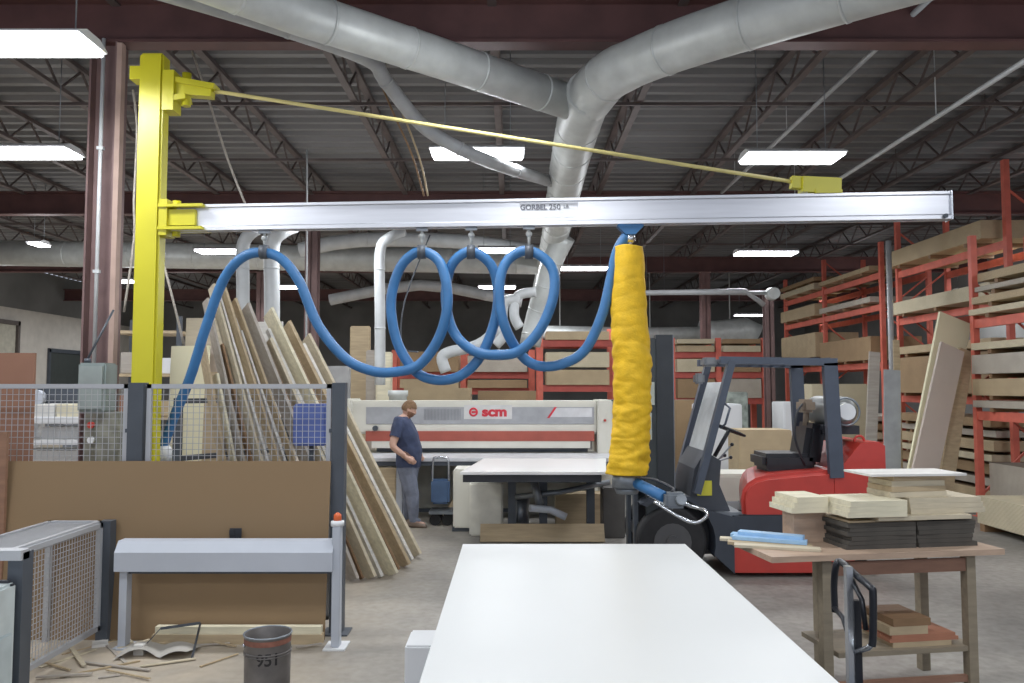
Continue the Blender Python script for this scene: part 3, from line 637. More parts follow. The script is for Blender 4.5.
# each board: bottom pixel, bottom depth implied, top pixel + depth, face width, thickness, face turn, material
LB = [((416, 557), 338, -.54, .26, .03, M_w1, 'rightmost leaning board, its foot farthest out on the floor'),
      ((411, 561), 345, -.54, .1, .03, M_w6, 'thin white edged board just left of the rightmost leaning board'),
      ((405, 567), 325, -.53, .24, .035, M_w2, 'tan leaning board behind the fence post, third foot from the right'),
      ((398, 571), 350, -.52, .08, .02, M_w4, 'narrow brown leaning board in the middle of the row'),
      ((392, 576), 312, -.51, .26, .03, M_w3, 'cream leaning board with a broad face in the middle of the row'),
      ((381, 578), 330, -.5, .08, .03, M_w6, 'white edged narrow leaning board right of the fence post'),
      ((371, 579), 342, -.48, .22, .03, M_w1, 'pale leaning board with its foot a little right of the fence post'),
      ((362, 580), 318, -.46, .07, .02, M_w4, 'dark brown strip leaning right beside the fence post'),
      ((353, 581), 307, -.44, .24, .03, M_w5, 'greyish leaning board with its foot just right of the fence post'),
      ((336, 582), 300, -.41, .14, .022, M_w2, 'tan leaning board seen above the blue bin'),
      ((324, 582), 332, -.385, .1, .02, M_w6, 'white edged leaning board passing behind the blue bin'),
      ((314, 583), 290, -.36, .16, .022, M_w2, 'tall tan leaning board left of the blue bin'),
      ((302, 583), 292, -.34, .07, .02, M_w6, 'bright narrow leaning board, one of the tallest'),
      ((291, 583), 286, -.32, .18, .022, M_w1, 'tallest pale leaning board near the middle of the right fence panel'),
      ((280, 583), 345, -.3, .1, .02, M_w4, 'brown leaning board in the middle of the right fence panel'),
      ((268, 583), 300, -.275, .17, .022, M_w5, 'greyish steep leaning board left of the tallest one'),
      ((257, 583), 375, -.255, .14, .022, M_w3, 'short cream steep leaning board left of the greyish one'),
      ((243, 583), 335, -.23, .18, .022, M_w2, 'tan board, leftmost of the leaning row')]
for n_i, (bu, vt, sl, w_, th, m, lab) in enumerate(LB):
    b = G(bu[0], bu[1]); b = b + V((0, 0, .012)); tz = P(bu[0] - 80, vt, b.y + .2).z; tpp = b + V((sl, .09, 1)) * (tz - .01)
    sd = V((.66, -.75, 0)) if n_i < 9 else V((.64, -.77, 0))
    tag(MB().bar(b, tpp, w_, th, sd).build('leaning_board', m), lab, 'board')
UB = [(172, 210, 346, 8.9, M_sheet, 'cream panel standing upright just right of the yellow mast'),
      (206, 226, 372, 8.7, M_w2, 'narrow tan board upright beside the cream panel'),
      (206, 232, 346, 9.05, M_sheetg, 'pale rolled edge board upright right of the cream panel'),
      (228, 240, 352, 8.8, M_w5, 'grey upright board left of the tall leaning boards'),
      (187, 232, 318, 9.3, M_w1, 'pale round topped board bundle behind the cream panel'),
      (208, 262, 338, 9.5, M_w2, 'wide tan sheet standing behind the leaning boards'),
      (244, 283, 322, 9.7, M_w6, 'whitish sheet standing behind the tallest leaning board')]
for (u0, u1, v, Y, m, lab) in UB:
    a = P(u0, v, Y); b = P(u1, v, Y)
    tag(MB().bar(((a.x + b.x) / 2, Y, a.z), ((a.x + b.x) / 2 + .05, Y - .25, .012), b.x - a.x, .03, (1, 0, 0)).build('upright_board', m), lab, 'board')
# blue box sign behind the mesh
a = P(293, 404, 7.2); b = P(325, 446, 7.2)
t = empty('blue_bin', ((a.x + b.x) / 2, 7.3, 0), 'blue plastic bin on a slim stand behind the mesh fence', 'bin')
MB().cbox(a.x, b.x, 7.2, 7.42, b.z, a.z, .015).build('bin', mat('bin_blue', (70, 88, 150), .5), t)
MB().bb((a.x + b.x) / 2 - .02, (a.x + b.x) / 2 + .02, 7.3, 7.34, .02, b.z).bb(a.x, b.x, 7.22, 7.42, 0, .02).build('stand', M_darkgrey, t)
# electrical cabinet and pedestal by the maroon column
a = P(81, 363, 7.2); b = P(107, 412, 7.2)
t = empty('control_cabinet', ((a.x + b.x) / 2, 7.25, 0), 'grey electrical control cabinet on a pedestal in front of the maroon column', 'cabinet')
MB().cbox(a.x, b.x, 7.15, 7.38, b.z, a.z, .015).build('box', mat('cab_green', (132, 144, 142), .5), t)
MB().bb(a.x + .02, b.x - .02, 7.135, 7.15, b.z + .03, a.z - .03).build('door', mat('cab_green2', (142, 152, 150), .5), t)
MB().cyl((a.x + .06, 7.2, a.z), (a.x + .06, 7.2, a.z + .04), .03).cyl((a.x + .06, 7.2, a.z + .04), (a.x + .18, 7.4, a.z + .5), .01).build('cable_gland', M_darkgrey, t)
MB().cbox(a.x + .05, b.x + .1, 7.18, 7.4, .02, b.z, .01).bb(a.x, b.x + .15, 7.1, 7.45, 0, .02).build('pedestal', mat('cab_dirty', (128, 128, 116), .6, 0, .4, 8), t)
for (u, v) in ((92, 425), (92, 440)):
    q = P(u, v, 7.16); MB().cyl(q, q + V((0, -.03, 0)), .03).build('gauge', M_red if v == 425 else M_white, t)
# white topped bench with panels, far left
a = P(34, 415, 8.3); b = P(88, 415, 8.3)
t = empty('white_workbench', ((a.x + b.x) / 2, 8.6, 0), 'white workbench behind the mesh fence left of the control cabinet', 'bench')
MB().cbox(a.x - .5, b.x, 8.3, 9.1, P(60, 424, 8.3).z, P(60, 417, 8.3).z, .01).build('top', M_white, t)
MB().bb(a.x - .45, b.x - .05, 8.35, 9.05, P(60, 445, 8.3).z, P(60, 440, 8.3).z).build('shelf', M_white, t)
for x in (a.x - .42, b.x - .1):
    for y in (8.38, 8.98): MB().bb(x, x + .06, y, y + .06, 0, P(60, 424, 8.3).z).build('leg', M_white, t)
zt_ = P(60, 417, 8.3).z
for (u0, u1, v0, m, lab) in ((38, 60, 405, M_w6, 'white panel offcut pile on the white workbench'), (62, 84, 410, M_w3, 'cream block on the right end of the white workbench')):
    p0, p1 = P(u0, 417, 8.5), P(u1, v0, 8.5)
    tag(MB().bb(p0.x, p1.x, 8.4, 8.8, zt_, zt_ + .13).build('board_offcut', m), lab, 'panel')
zl = P(60, 440, 8.3).z
tag(MB().bb(a.x, b.x - .17, 8.46, 8.9, zl + .002, zl + .13).build('white_board_pile', layers('lay_white', (222, 222, 220), (150, 150, 150), 30)), 'white board pile on the lower shelf of the white workbench', 'board pile')
tag(MB().bb(a.x - .33, b.x - .14, 8.46, 8.95, 0.0, P(60, 452, 8.3).z).build('white_board_pile', layers('lay_white', 0, 0)), 'tall white board pile on the floor below the white workbench', 'board pile')
# fan-armed clutter far left: small machine
q = P(60, 398, 10); t = empty('bench_machine', (q.x, 10.2, 0), 'dark small machine on a stand in front of the dark doorway', 'machine')
MB().cbox(q.x - .35, q.x + .35, 10.0, 10.5, q.z - .1, q.z + .12, .04).build('head', M_darkgrey, t)
MB().bb(q.x - .06, q.x + .06, 10.2, 10.35, .02, q.z - .1).bb(q.x - .3, q.x + .3, 10.05, 10.5, 0, .02).build('stand', M_steel, t)
MB().cyl((q.x - .25, 9.98, q.z), (q.x - .25, 9.9, q.z), .1).build('dial', M_lightgrey, t)

# ================================================================== PERSON
def skin_mesh(chains, extra=None, voxel=.011, sub=1):
    """one smooth surface grown around chains of (point, radius)"""
    me = bpy.data.meshes.new('tmp'); vs = []; es = []; rad = []; idx = {}
    for ch in chains:
        prev = None
        for p, r in ch:
            key = tuple(round(x, 4) for x in p)
            if key not in idx: idx[key] = len(vs); vs.append(p); rad.append(r)
            k = idx[key]
            if prev is not None and prev != k: es.append((prev, k))
            prev = k
    me.from_pydata(vs, es, []); o = bpy.data.objects.new('tmp', me); COL.objects.link(o)
    o.modifiers.new('s', 'SKIN'); sm = o.modifiers.new('u', 'SUBSURF'); sm.levels = sub; sm.render_levels = sub
    for i, d in enumerate(me.skin_vertices[0].data):
        r = rad[i]; d.radius = r if isinstance(r, tuple) else (r, r); d.use_root = (i == 0)
    bpy.context.view_layer.update()
    m2 = bpy.data.meshes.new_from_object(o.evaluated_get(bpy.context.evaluated_depsgraph_get()))
    bpy.data.objects.remove(o)
    bm = bmesh.new(); bm.from_mesh(m2)
    if extra:
        mm = bpy.data.meshes.new('x'); mm.from_pydata([tuple(v) for v in extra.v], [], extra.f); bm.from_mesh(mm)
    m3 = bpy.data.meshes.new('tmp'); bm.to_mesh(m3); bm.free()
    o = bpy.data.objects.new('tmp', m3); COL.objects.link(o)
    if voxel:
        rm = o.modifiers.new('r', 'REMESH'); rm.mode = 'VOXEL'; rm.voxel_size = voxel; sm = o.modifiers.new('s', 'SMOOTH'); sm.factor = .5; sm.iterations = 2
    bpy.context.view_layer.update()
    m4 = bpy.data.meshes.new_from_object(o.evaluated_get(bpy.context.evaluated_depsgraph_get())); bpy.data.objects.remove(o)
    g = MB(); g.add([v.co.copy() for v in m4.vertices], [list(p.vertices) for p in m4.polygons], True); return g
YP = 11.0
pb = G(416, 526); YP = pb.y
def pp(u, v, dy=0.0):        # body point: side view, dy = towards/away from camera
    q = P(u, v, YP); return V((q.x, YP + dy, q.z))
person = empty('person', (pb.x, YP, 0), 'person in navy t-shirt and grey trousers standing by the beam saw, looking down', 'person')
hd = V((pp(409, 409).x, YP, pp(409, 409).z))
# head facing +X, tilted down
hm = MB(); tilt = Matrix.Rotation(R(22), 3, 'Y')
def head_r(d):
    # d unit direction, x forward, z up : ellipsoid with jaw, brow, nose
    r = 1 / math.sqrt((d.x / .098) ** 2 + (d.y / .076) ** 2 + (d.z / .118) ** 2)
    if d.z < -.2 and d.x > 0: r += .012 * (-d.z) * d.x
    if d.z < -.1 and d.x < 0: r *= 1 - .22 * min(1, -d.x) * (-d.z)
    a = math.exp(-((d.y / .16) ** 2 + ((d.z + .12) / .2) ** 2)) * (1 if d.x > 0 else 0); r += .026 * a           # nose
    for s in (-1, 1):
        a = math.exp(-(((d.y - s * .34) / .13) ** 2 + ((d.z - .02) / .1) ** 2)) * (1 if d.x > 0 else 0); r -= .010 * a   # eye sockets
        a = math.exp(-(((d.y - s * .3) / .25) ** 2 + ((d.z - .17) / .08) ** 2)) * (1 if d.x > 0 else 0); r += .005 * a   # brow
    a = math.exp(-((d.y / .25) ** 2 + ((d.z + .47) / .05) ** 2)) * (1 if d.x > 0 else 0); r -= .005 * a           # mouth line
    a = math.exp(-((d.y / .22) ** 2 + ((d.z + .55) / .06) ** 2)) * (1 if d.x > 0 else 0); r += .006 * a
    return r
def head_shell(scale, keep, seg=48, rings=36, off=0.0):
    vs = []; fs = []
    for i in range(rings + 1):
        ph = math.pi * i / rings
        for k in range(seg):
            a = 2 * math.pi * k / seg; d = V((math.sin(ph) * math.cos(a), math.sin(ph) * math.sin(a), math.cos(ph)))
            vs.append(hd + tilt @ (d * (head_r(d) * scale + off)))
    for i in range(rings):
        for k in range(seg):
            ph = math.pi * (i + .5) / rings; a = 2 * math.pi * (k + .5) / seg
            d = V((math.sin(ph) * math.cos(a), math.sin(ph) * math.sin(a), math.cos(ph)))
            if keep(d): fs.append((i * seg + k, i * seg + (k + 1) % seg, (i + 1) * seg + (k + 1) % seg, (i + 1) * seg + k))
    return vs, fs
vs, fs = head_shell(1, lambda d: True); hm.add(vs, fs, True)
for s in (-1, 1):
    e = hd + tilt @ V((-.005, s * .077, -.005)); hm.ball(e, (.02, .012, .032), 10, 8)
neck = pp(404, 418); chest = pp(405, 433); belly = pp(411, 450); pelvis = pp(409, 466)
sh = {-1: pp(401, 423, -.18), 1: pp(403, 423, .18)}
el = {-1: pp(395, 445, -.28), 1: pp(402, 446, .27)}
wr = {-1: pp(409, 455.5, -.26), 1: pp(414, 455, .22)}
hip = {-1: pp(407, 470, -.1), 1: pp(408, 470, .1)}
kn = {-1: pp(414, 495, -.12), 1: pp(408, 496, .11)}
an = {-1: pp(414, 519, -.13), 1: pp(406, 518, .12)}
to = {-1: pp(427, 524, -.16), 1: pp(419, 523.5, .14)}
for s in (-1, 1):
    an[s].z = .1; to[s].z = .045
ch = [[(pelvis, (.18, .175)), (belly, (.2, .19)), (chest, (.2, .17)), (neck, .085), (hd + V((-.01, 0, -.06)), .055)]]
for s in (-1, 1):
    ch.append([(chest, (.2, .17)), (sh[s], .085), (sh[s].lerp(el[s], .5), .068), (el[s], .055), (el[s].lerp(wr[s], .4), .05), (wr[s], .034)])
    ch.append([(pelvis, (.18, .175)), (hip[s], .13), (hip[s].lerp(kn[s], .5), .11), (kn[s], .082), (kn[s].lerp(an[s], .35), .08), (an[s], .055), (to[s].lerp(an[s], .4) - V((0, 0, .02)), .04), (to[s], .03)])
# hands: palm plus five curled fingers each
for s in (-1, 1):
    f = (wr[s] - el[s]).normalized(); lat = V((0, 1, 0)) * (-s); dn = f.cross(lat).normalized()
    if dn.z > 0: dn = -dn
    palm = wr[s] + f * .075
    hm.tube([wr[s] - f * .01, wr[s] + f * .03, palm, palm + f * .03], [.026, .034, .036, .03], 10)
    for j, (o_, L_) in enumerate(((-.028, .062), (-.010, .072), (.010, .068), (.026, .052))):
        b0 = palm + f * .018 + dn * o_; b1 = b0 + f * L_ * .5 + lat * L_ * .12; b2 = b1 + f * L_ * .25 + lat * L_ * .35; 
        hm.tube([b0, b1, b2, b2 + lat * L_ * .2], [.0095, .009, .0085, .006], 8)
    b0 = wr[s] + f * .035 - dn * .028; hm.tube([b0, b0 - dn * .02 + f * .025, b0 - dn * .022 + f * .055 + lat * .012], [.012, .011, .008], 8)
body = skin_mesh(ch, hm, .0085, 1)
body.build('body', mat('skin', (198, 156, 136), .6, 0, .05, 8), person)
def seg_d(p, a, b):
    d = b - a; t_ = max(0, min(1, (p - a).dot(d) / d.length_squared)); return (p - a - d * t_).length, t_
def shell(keep, off, name, m, wr_=0.0):
    me = bpy.data.meshes.new('tmp'); me.from_pydata([tuple(v) for v in body.v], [], body.f)
    bm = bmesh.new(); bm.from_mesh(me); bmesh.ops.recalc_face_normals(bm, faces=bm.faces[:])
    bmesh.ops.delete(bm, geom=[f for f in bm.faces if not keep(f.calc_center_median())], context='FACES')
    bm.normal_update()
    for v in bm.verts: v.co += v.normal * (off + wr_ * noise.noise(v.co * 9))
    bm.verts.ensure_lookup_table(); bm.verts.index_update(); g = MB()
    g.add([v.co.copy() for v in bm.verts], [[v.index for v in f.verts] for f in bm.faces], True); bm.free()
    return g.build(name, m, person)
zw_ = pp(408, 464).z; zn_ = pp(404, 419).z
def k_shirt(p):
    if p.z < zw_ - .03 or p.z > zn_ + .02: return False
    if (p - hd).length < .14: return False
    for s_ in (-1, 1):
        d_, _t = seg_d(p, el[s_], wr[s_] + (wr[s_] - el[s_]).normalized() * .16)
        if d_ < .078: return False
        d_, t_ = seg_d(p, sh[s_], el[s_])
        if d_ < .075 and t_ > .6: return False
    return True
def k_pants(p):
    if p.z > zw_ + .02 or p.z < .085: return False
    for s_ in (-1, 1):
        d_, _t = seg_d(p, el[s_], wr[s_] + (wr[s_] - el[s_]).normalized() * .18)
        if d_ < .07: return False
    return True
shell(k_pants, .014, 'trousers', mat('grey_trousers', (104, 110, 126), .85, 0, .15, 12, .2, 30), .012)
shell(k_shirt, .022, 'shirt', mat('navy_cotton', (50, 60, 88), .85, 0, .15, 12, .2, 30), .012)
for s in (-1, 1):
    a = an[s]; b = to[s]; d = (b - a); d.z = 0; d.normalize()
    g = MB(); n_ = 12; st = [(-.085, .04, .07), (-.06, .046, .12), (-.01, .047, .13), (.05, .046, .1), (.12, .05, .075), (.17, .045, .06), (.195, .028, .035)]
    side = V((-d.y, d.x, 0)); vs = []
    for (o_, w_, h_) in st:
        c = a + d * o_; c.z = 0
        for k in range(n_):
            an_ = 2 * math.pi * k / n_; vs.append(c + side * w_ * math.cos(an_) + V((0, 0, max(0.002, h_ / 2 + h_ / 2 * math.sin(an_)))))
    fs = [(i * n_ + k, i * n_ + (k + 1) % n_, (i + 1) * n_ + (k + 1) % n_, (i + 1) * n_ + k) for i in range(len(st) - 1) for k in range(n_)]
    fs += [tuple(range(n_)), tuple(reversed(range((len(st) - 1) * n_, len(st) * n_)))]
    g.add(vs, fs, True).build('shoe', mat('shoe_tan', (120, 104, 92), .7), person)
vs, fs = head_shell(1.0, lambda d: (d.z > .42 - .1 * d.x) or (d.x < -.12 and d.z > -.45) or (abs(d.y) > .55 and d.z > .1 and d.x < .35), off=.011)
MB().add(vs, fs, True).build('hair', mat('hair_brown', (116, 88, 62), .85, 0, .25, 60, .4, 90), person)
vs, fs = head_shell(1.0, lambda d: d.x > .15 and d.z < -.3 and d.z > -.93 and not (abs(d.z + .47) < .05 and abs(d.y) < .25), off=.006)
MB().add(vs, fs, True).build('beard', mat('beard_brown', (130, 92, 70), .9, 0, .2, 60), person)
for s in (-1, 1):
    d = V((1, s * .38, .02)).normalized(); c = hd + tilt @ (d * (head_r(d) - .004))
    e = MB().ball(c, .011, 10, 8).build('eye', M_white, person)
    c2 = hd + tilt @ (d * (head_r(d) + .004)); MB().ball(c2, .005, 8, 6).build('pupil', M_black, e)
MB().bar(pp(405, 464.5, -.165), pp(413, 464.5, -.165), .012, .03).build('belt', M_black, person)
# ================================================================== BEAM SAW
YS = 12.3
def sx(u): return P(u, 430, YS).x
def sz(v): return P(480, v, YS).z
t = empty('beam_saw', (sx(480), YS, 0), 'long cream beam saw with grey panel, red pressure bar and red logo behind the person', 'saw')
x0, x1 = sx(350), sx(598)
MB().cbox(x0, x1, YS, YS + .7, sz(434), sz(401), .03).build('beam_housing', M_cream, t)
MB().bb(sx(366), sx(594), YS - .012, YS - .001, sz(424), sz(407)).build('front_panel', mat('panel_grey', (160, 162, 166), .5), t)
MB().bb(sx(366), sx(594), YS - .03, YS + .5, sz(441), sz(431)).build('pressure_bar', M_redbar, t)
MB().bb(sx(372), sx(590), YS - .02, YS + .5, sz(448), sz(441)).build('clamp_strip', M_cream, t)
MB().bb(sx(376), sx(588), YS + .06, YS + .5, sz(452), sz(448)).build('cutting_gap', M_darkgrey, t)
for (a, b, vt) in ((597, 612, 400), (339, 352, 399)):
    MB().cbox(sx(a), sx(b), YS - .12, YS + .75, .03, sz(vt), .02).build('end_column', M_cream, t)
MB().cbox(x0, x1, YS + .02, YS + .68, .06, sz(453), .02).build('base', mat('base_cream', (198, 196, 184), .6), t)
MB().bb(sx(350), sx(612), YS + .05, YS + .6, 0, .06).build('plinth', M_darkgrey, t)
g = MB()
for i in range(26): g.bb(sx(424) + i * .022, sx(424) + i * .022 + .01, YS - .018, YS - .012, sz(420), sz(409))
g.build('vent_grille', mat('grille_grey', (132, 134, 138), .6), t)
MB().bb(sx(464), sx(512), YS - .016, YS - .012, sz(419), sz(405)).build('logo_plate', mat('logo_plate', (206, 206, 204), .5), t)
M_logo = mat('logo_red', (206, 40, 56), .5)
text('logo_lettering', 'scm', .2, (sx(494.5), YS - .019, sz(412)), (R(90), 0, 0), M_logo, t, bold=.01, sx=1.2)
g = MB().torus((sx(473.5), YS - .018, sz(412)), .055, .016, 'y', 20, 6).bar((sx(473.5) - .03, YS - .018, sz(412)), (sx(473.5) + .055, YS - .018, sz(412)), .01, .03)
g.build('logo_emblem', M_logo, t)
MB().prism([(sx(547), sz(418)), (sx(549.5), sz(418)), (sx(557), sz(407)), (sx(554.5), sz(407))], 'y', YS - .018, YS - .012).build('red_slash', M_logo, t)
MB().prism([(sx(550), sz(417)), (sx(592), sz(417)), (sx(592), sz(408)), (sx(556), sz(408))], 'y', YS - .016, YS - .012).build('model_plate', mat('model_plate', (214, 214, 216), .5), t)
MB().cyl((sx(604), YS - .15, sz(420)), (sx(604), YS - .12, sz(420)), .02).build('stop_button', M_red, t)
MB().cyl((sx(376), YS - .1, sz(428)), (sx(376), YS - .02, sz(428)), .04).build('knob', M_darkgrey, t)
# table of the saw
ty = YS - .95
zt = G(480, 455).z
zT = .86
MB().cbox(sx(352), sx(612), ty, YS - .04, zT, zT + .05, .008).build('table', mat('table_grey', (206, 208, 212), .35, .1), t)
MB().bb(sx(352), sx(612), ty + .02, YS - .04, zT - .06, zT).build('table_edge', M_darkgrey, t)
for u in (360, 395, 585): MB().bb(sx(u), sx(u) + .1, ty + .1, YS - .1, 0, zT - .06).build('table_leg', M_cream, t)
# left table in front of the person
for (u0, u1, v0, v1, m, nm, lab) in ((372, 396, 462, 524, M_w2, 'tan_sheet', 'tan panel standing under the saw table left of the person'),
                                     (396, 402, 458, 530, M_lightgrey, 'table_post', 'pale grey upright post just left of the person')):
    a = P(u0, v0, 11.25); b = P(u1, v1, 11.25)
    tag(MB().bb(a.x, b.x, 11.24, 11.31, 0, min(a.z, .78)).build(nm, m), lab, 'panel' if m is M_w2 else 'post')
# pallet truck / blue handled trolley beside the person
a = P(436, 530, 11.2)
t = empty('hand_trolley', (a.x, 11.3, 0), 'small blue and steel hand trolley just right of the person', 'trolley')
fx_ = P(440, 470, 11.3).x
MB().tube(smooth_path([(fx_ - .1, 11.3, .3), (fx_ - .1, 11.3, .86), (fx_ - .04, 11.3, .92), (fx_ + .06, 11.3, .92), (fx_ + .12, 11.3, .86), (fx_ + .12, 11.3, .3)], 3), .016, 8).build('handle', M_chrome, t)
MB().cbox(fx_ - .12, fx_ + .14, 11.22, 11.4, .28, .62, .03).build('body', mat('trolley_blue', (72, 98, 134), .5), t)
MB().bb(fx_ - .13, fx_ + .2, 11.1, 11.5, .16, .2).build('deck', M_steel, t)
for (dx, dy) in ((-.05, .05), (.12, .05), (-.05, .35), (.12, .35)):
    MB().cyl((fx_ + dx, 11.1 + dy - .02, .08), (fx_ + dx, 11.1 + dy + .02, .08), .08).build('wheel', M_rubber, t)
tag(MB().prism([(P(440, 480, 11.6).x, 0.01), (P(478, 480, 11.6).x, 0.01), (P(478, 480, 11.6).x, .62), (P(462, 480, 11.6).x, .5)], 'y', 11.6, 11.66).build('tan_offcut', M_w2), 'tan slanted offcut panel on the floor behind the hand trolley', 'panel')
# ================================================================== OUTFEED TABLE with white panel
t = empty('outfeed_table', (P(530, 460, 10.3).x, 10.2, 0), 'cream pedestal outfeed table in front of the beam saw', 'table')
a, b = G(460, 473, .93), G(606, 473, .93); c_, d_ = G(484, 459, .93), G(606, 459, .93)
ya, yc = a.y, c_.y
zt = .91
MB().prism([(a.x + .03, ya + .04), (b.x - .05, ya + .04), (d_.x - .05, yc - .05), (c_.x + .05, yc - .05)], 'z', zt - .09, zt).build('frame', M_black, t)
p = P(455, 500, 11.0); q = P(492, 500, 11.0)
MB().cbox(p.x, q.x, 10.65, 11.2, .05, zt - .09, .02).build('pedestal', M_cream, t)
p = P(470, 500, 10.5); q = P(503, 500, 10.5)
MB().cbox(p.x, q.x, 10.35, 10.62, .0, .68, .02).build('drive_cover', mat('drive_cover', (222, 220, 208), .5), t)
MB().bb(P(454, 500, 11).x, P(492, 500, 11).x, 10.7, 11.2, 0, .05).build('plinth', M_darkgrey, t)
for u in (512, 543, 590):
    p = P(u, 490, 10.2); MB().bb(p.x - .05, p.x + .05, 10.1, 10.2, .02, zt - .09).build('leg', M_darkgrey, t)
p = P(520, 520, 10.4); MB().cyl((p.x, 10.4, .05), (p.x, 10.4, .5), .12).build('motor', M_steel, t)
p0 = P(533, 478, 10.0); p1 = P(540, 505, 9.9); p2 = P(566, 517, 9.8)
MB().tube([p0, p1], .05, 10).tube([P(515, 497, 10), P(560, 492, 10), P(610, 482, 10.0)], .035, 10).build('crank_arm', M_steel, t)
MB().tube([P(530, 508, 9.8), p1.lerp(p2, .4), p2], .045, 10).build('side_arm', M_lightgrey, t)
tag(MB().prism([(a.x, ya), (b.x, ya), (d_.x, yc), (c_.x, yc)], 'z', zt, zt + .03).build('white_laminate_sheet', mat('white_laminate', (232, 232, 230), .25, 0, .01)), 'white laminate panel lying on the outfeed table by the beam saw', 'panel')
for (u0, u1, v0, Y, m, lab) in ((556, 612, 494, 11.0, M_w2, 'tan ribbed board pile standing under the outfeed table'), (603, 625, 488, 10.2, mat('drum_dark', (84, 82, 80), .6), 'dark square bin below the yellow sleeve')):
    p = P(u0, v0, Y); q = P(u1, v0, Y)
    tag(MB().cbox(p.x, q.x, Y, Y + .35, 0, p.z, .012).build('board_pile' if m is M_w2 else 'floor_bin', m), lab, 'board pile' if m is M_w2 else 'bin')
p = G(480, 543); q = G(605, 543)
g = MB().bar(((p.x + q.x) / 2, p.y, .012), ((p.x + q.x) / 2, p.y + .12, P(540, 524, p.y + .12).z), q.x - p.x, .02, (1, 0, 0))
tag(g.build('slanted_board', M_w2), 'tan board tipped up on the floor in front of the outfeed table', 'board')
tag(MB().bb(p.x + .1, q.x - .1, p.y + .12, p.y + .18, 0, .09).build('timber_bearer', M_w4), 'timber bearer propping the tipped tan board near the outfeed table', 'bearer')
# ================================================================== WHITE SHEET on lift table (foreground)
zw = .83; f_ = lambda u, v: G(u, v, zw)
a = f_(463, 544); b = f_(685, 544); yb = a.y; xl_ = a.x; xr_ = b.x; yn = 1.55
wl = mat('white_sheet', (211, 213, 212), .42, 0, .015, 1.0)
tag(MB().bb(xl_, xr_, yn, yb, zw - .02, zw).build('white_sheet', wl), 'very large white laminate sheet in the foreground pointing into the hall', 'sheet')
t = empty('lift_table', ((xl_ + xr_) / 2, (yn + yb) / 2, 0), 'grey lift table hidden below the very large white sheet', 'table')
MB().bb(xl_ + .15, xr_ - .1, yn + .1, yb - .15, zw - .12, zw - .021).build('platform', M_darkgrey, t)
for x in (xl_ + .3, xr_ - .3):
    MB().bar((x, yn + .3, .12), (x, yb - .4, zw - .15), .05, .08, (1, 0, 0)).bar((x + .06, yn + .3, zw - .15), (x + .06, yb - .4, .12), .05, .08, (1, 0, 0)).build('scissor_arm', M_steel, t)
MB().bb(xl_ + .2, xr_ - .2, yn + .15, yb - .2, 0, .1).build('base_frame', M_darkgrey, t)
p = P(407, 650, 4.6); q = P(428, 650, 4.6)
tag(MB().cbox(p.x, q.x + .12, 4.5, 4.8, 0, P(407, 646, 4.5).z, .01).build('grey_box', M_white), 'pale grey box on the floor against the left side of the white sheet', 'box')
p = P(424, 640, 4.95)
tag(MB().bar((p.x - .02, 4.9, .012), (p.x + .16, 5.0, .52), .14, .02, (0, 1, 0)).build('brown_offcut', M_w7), 'reddish offcut leaning beside the left edge of the white sheet', 'offcut')

# ================================================================== FORKLIFT  (faces left; near side at YK)
YK = 8.1; YQ = 9.15; YMID = (YK + YQ) / 2
def kx(u): return P(u, 450, YK).x
def kz(v): return P(700, v, YK).z
def km(u): return P(u, 450, YMID).x
def qx_(u): return P(u, 450, YQ).x
t = empty('forklift', (kx(770), YMID, 0), 'red and black forklift facing left with a dark mast and overhead guard', 'forklift')
# front wheels
wm = lambda y0, y1, x, z, r: MB().tube([(x, y0, z), (x, y0 + .03, z), (x, y1 - .03, z), (x, y1, z)], [r - .03, r, r, r - .03], 32)
for (y0, y1) in ((YK + .02, YK + .24), (YQ - .24, YQ - .02)):
    w_ = wm(y0, y1, kx(672), .35, .35).build('front_wheel', M_rubber, t)
    MB().cyl((kx(672), y0 - .012, .35), (kx(672), y0 + .02, .35), .19, .17, 20).cyl((kx(672), y0 - .03, .35), (kx(672), y0, .35), .07).build('hub', mat('hub_dark', (70, 70, 72), .5), w_)
for (y0, y1) in ((YK + .08, YK + .26), (YQ - .26, YQ - .08)):
    w_ = wm(y0, y1, kx(846), .25, .25).build('rear_wheel', M_rubber, t)
    MB().cyl((kx(846), y0 - .01, .25), (kx(846), y0 + .02, .25), .13, .12, 20).build('hub', mat('hub_red', (150, 50, 44), .5), w_)
# chassis with wheel arch
arc = [(kx(672) + .43 * math.cos(R(a)), .35 + .45 * math.sin(R(a))) for a in range(128, -25, -12)]
poly = [(kx(640), kz(504)), ] + arc + [(kx(733), kz(574)), (kx(733), kz(517)), (kx(705), kz(510)), (kx(690), kz(497)), (kx(660), kz(494))]
for (y0, y1) in ((YK, YK + .27), (YQ - .27, YQ)):
    MB().prism(poly, 'y', y0, y1).build('front_fender', mat('fender_grey', (52, 58, 68), .45), t)
MB().bb(kx(690), kx(830), YK + .28, YQ - .28, .18, kz(514)).build('chassis', M_black, t)
MB().bb(kx(733), kx(832), YK, YQ, kz(545), kz(516)).build('side_step', mat('step_dark', (48, 54, 64), .5), t)
MB().prism([(kx(733), kz(573)), (kx(835), kz(573)), (kx(835), kz(545)), (kx(733), kz(545))], 'y', YK + .01, YQ - .01).build('lower_body', M_red, t)
MB().bb(kx(715), kx(742), YK + .05, YQ - .05, kz(517), kz(513)).build('floor_plate', M_steel, t)
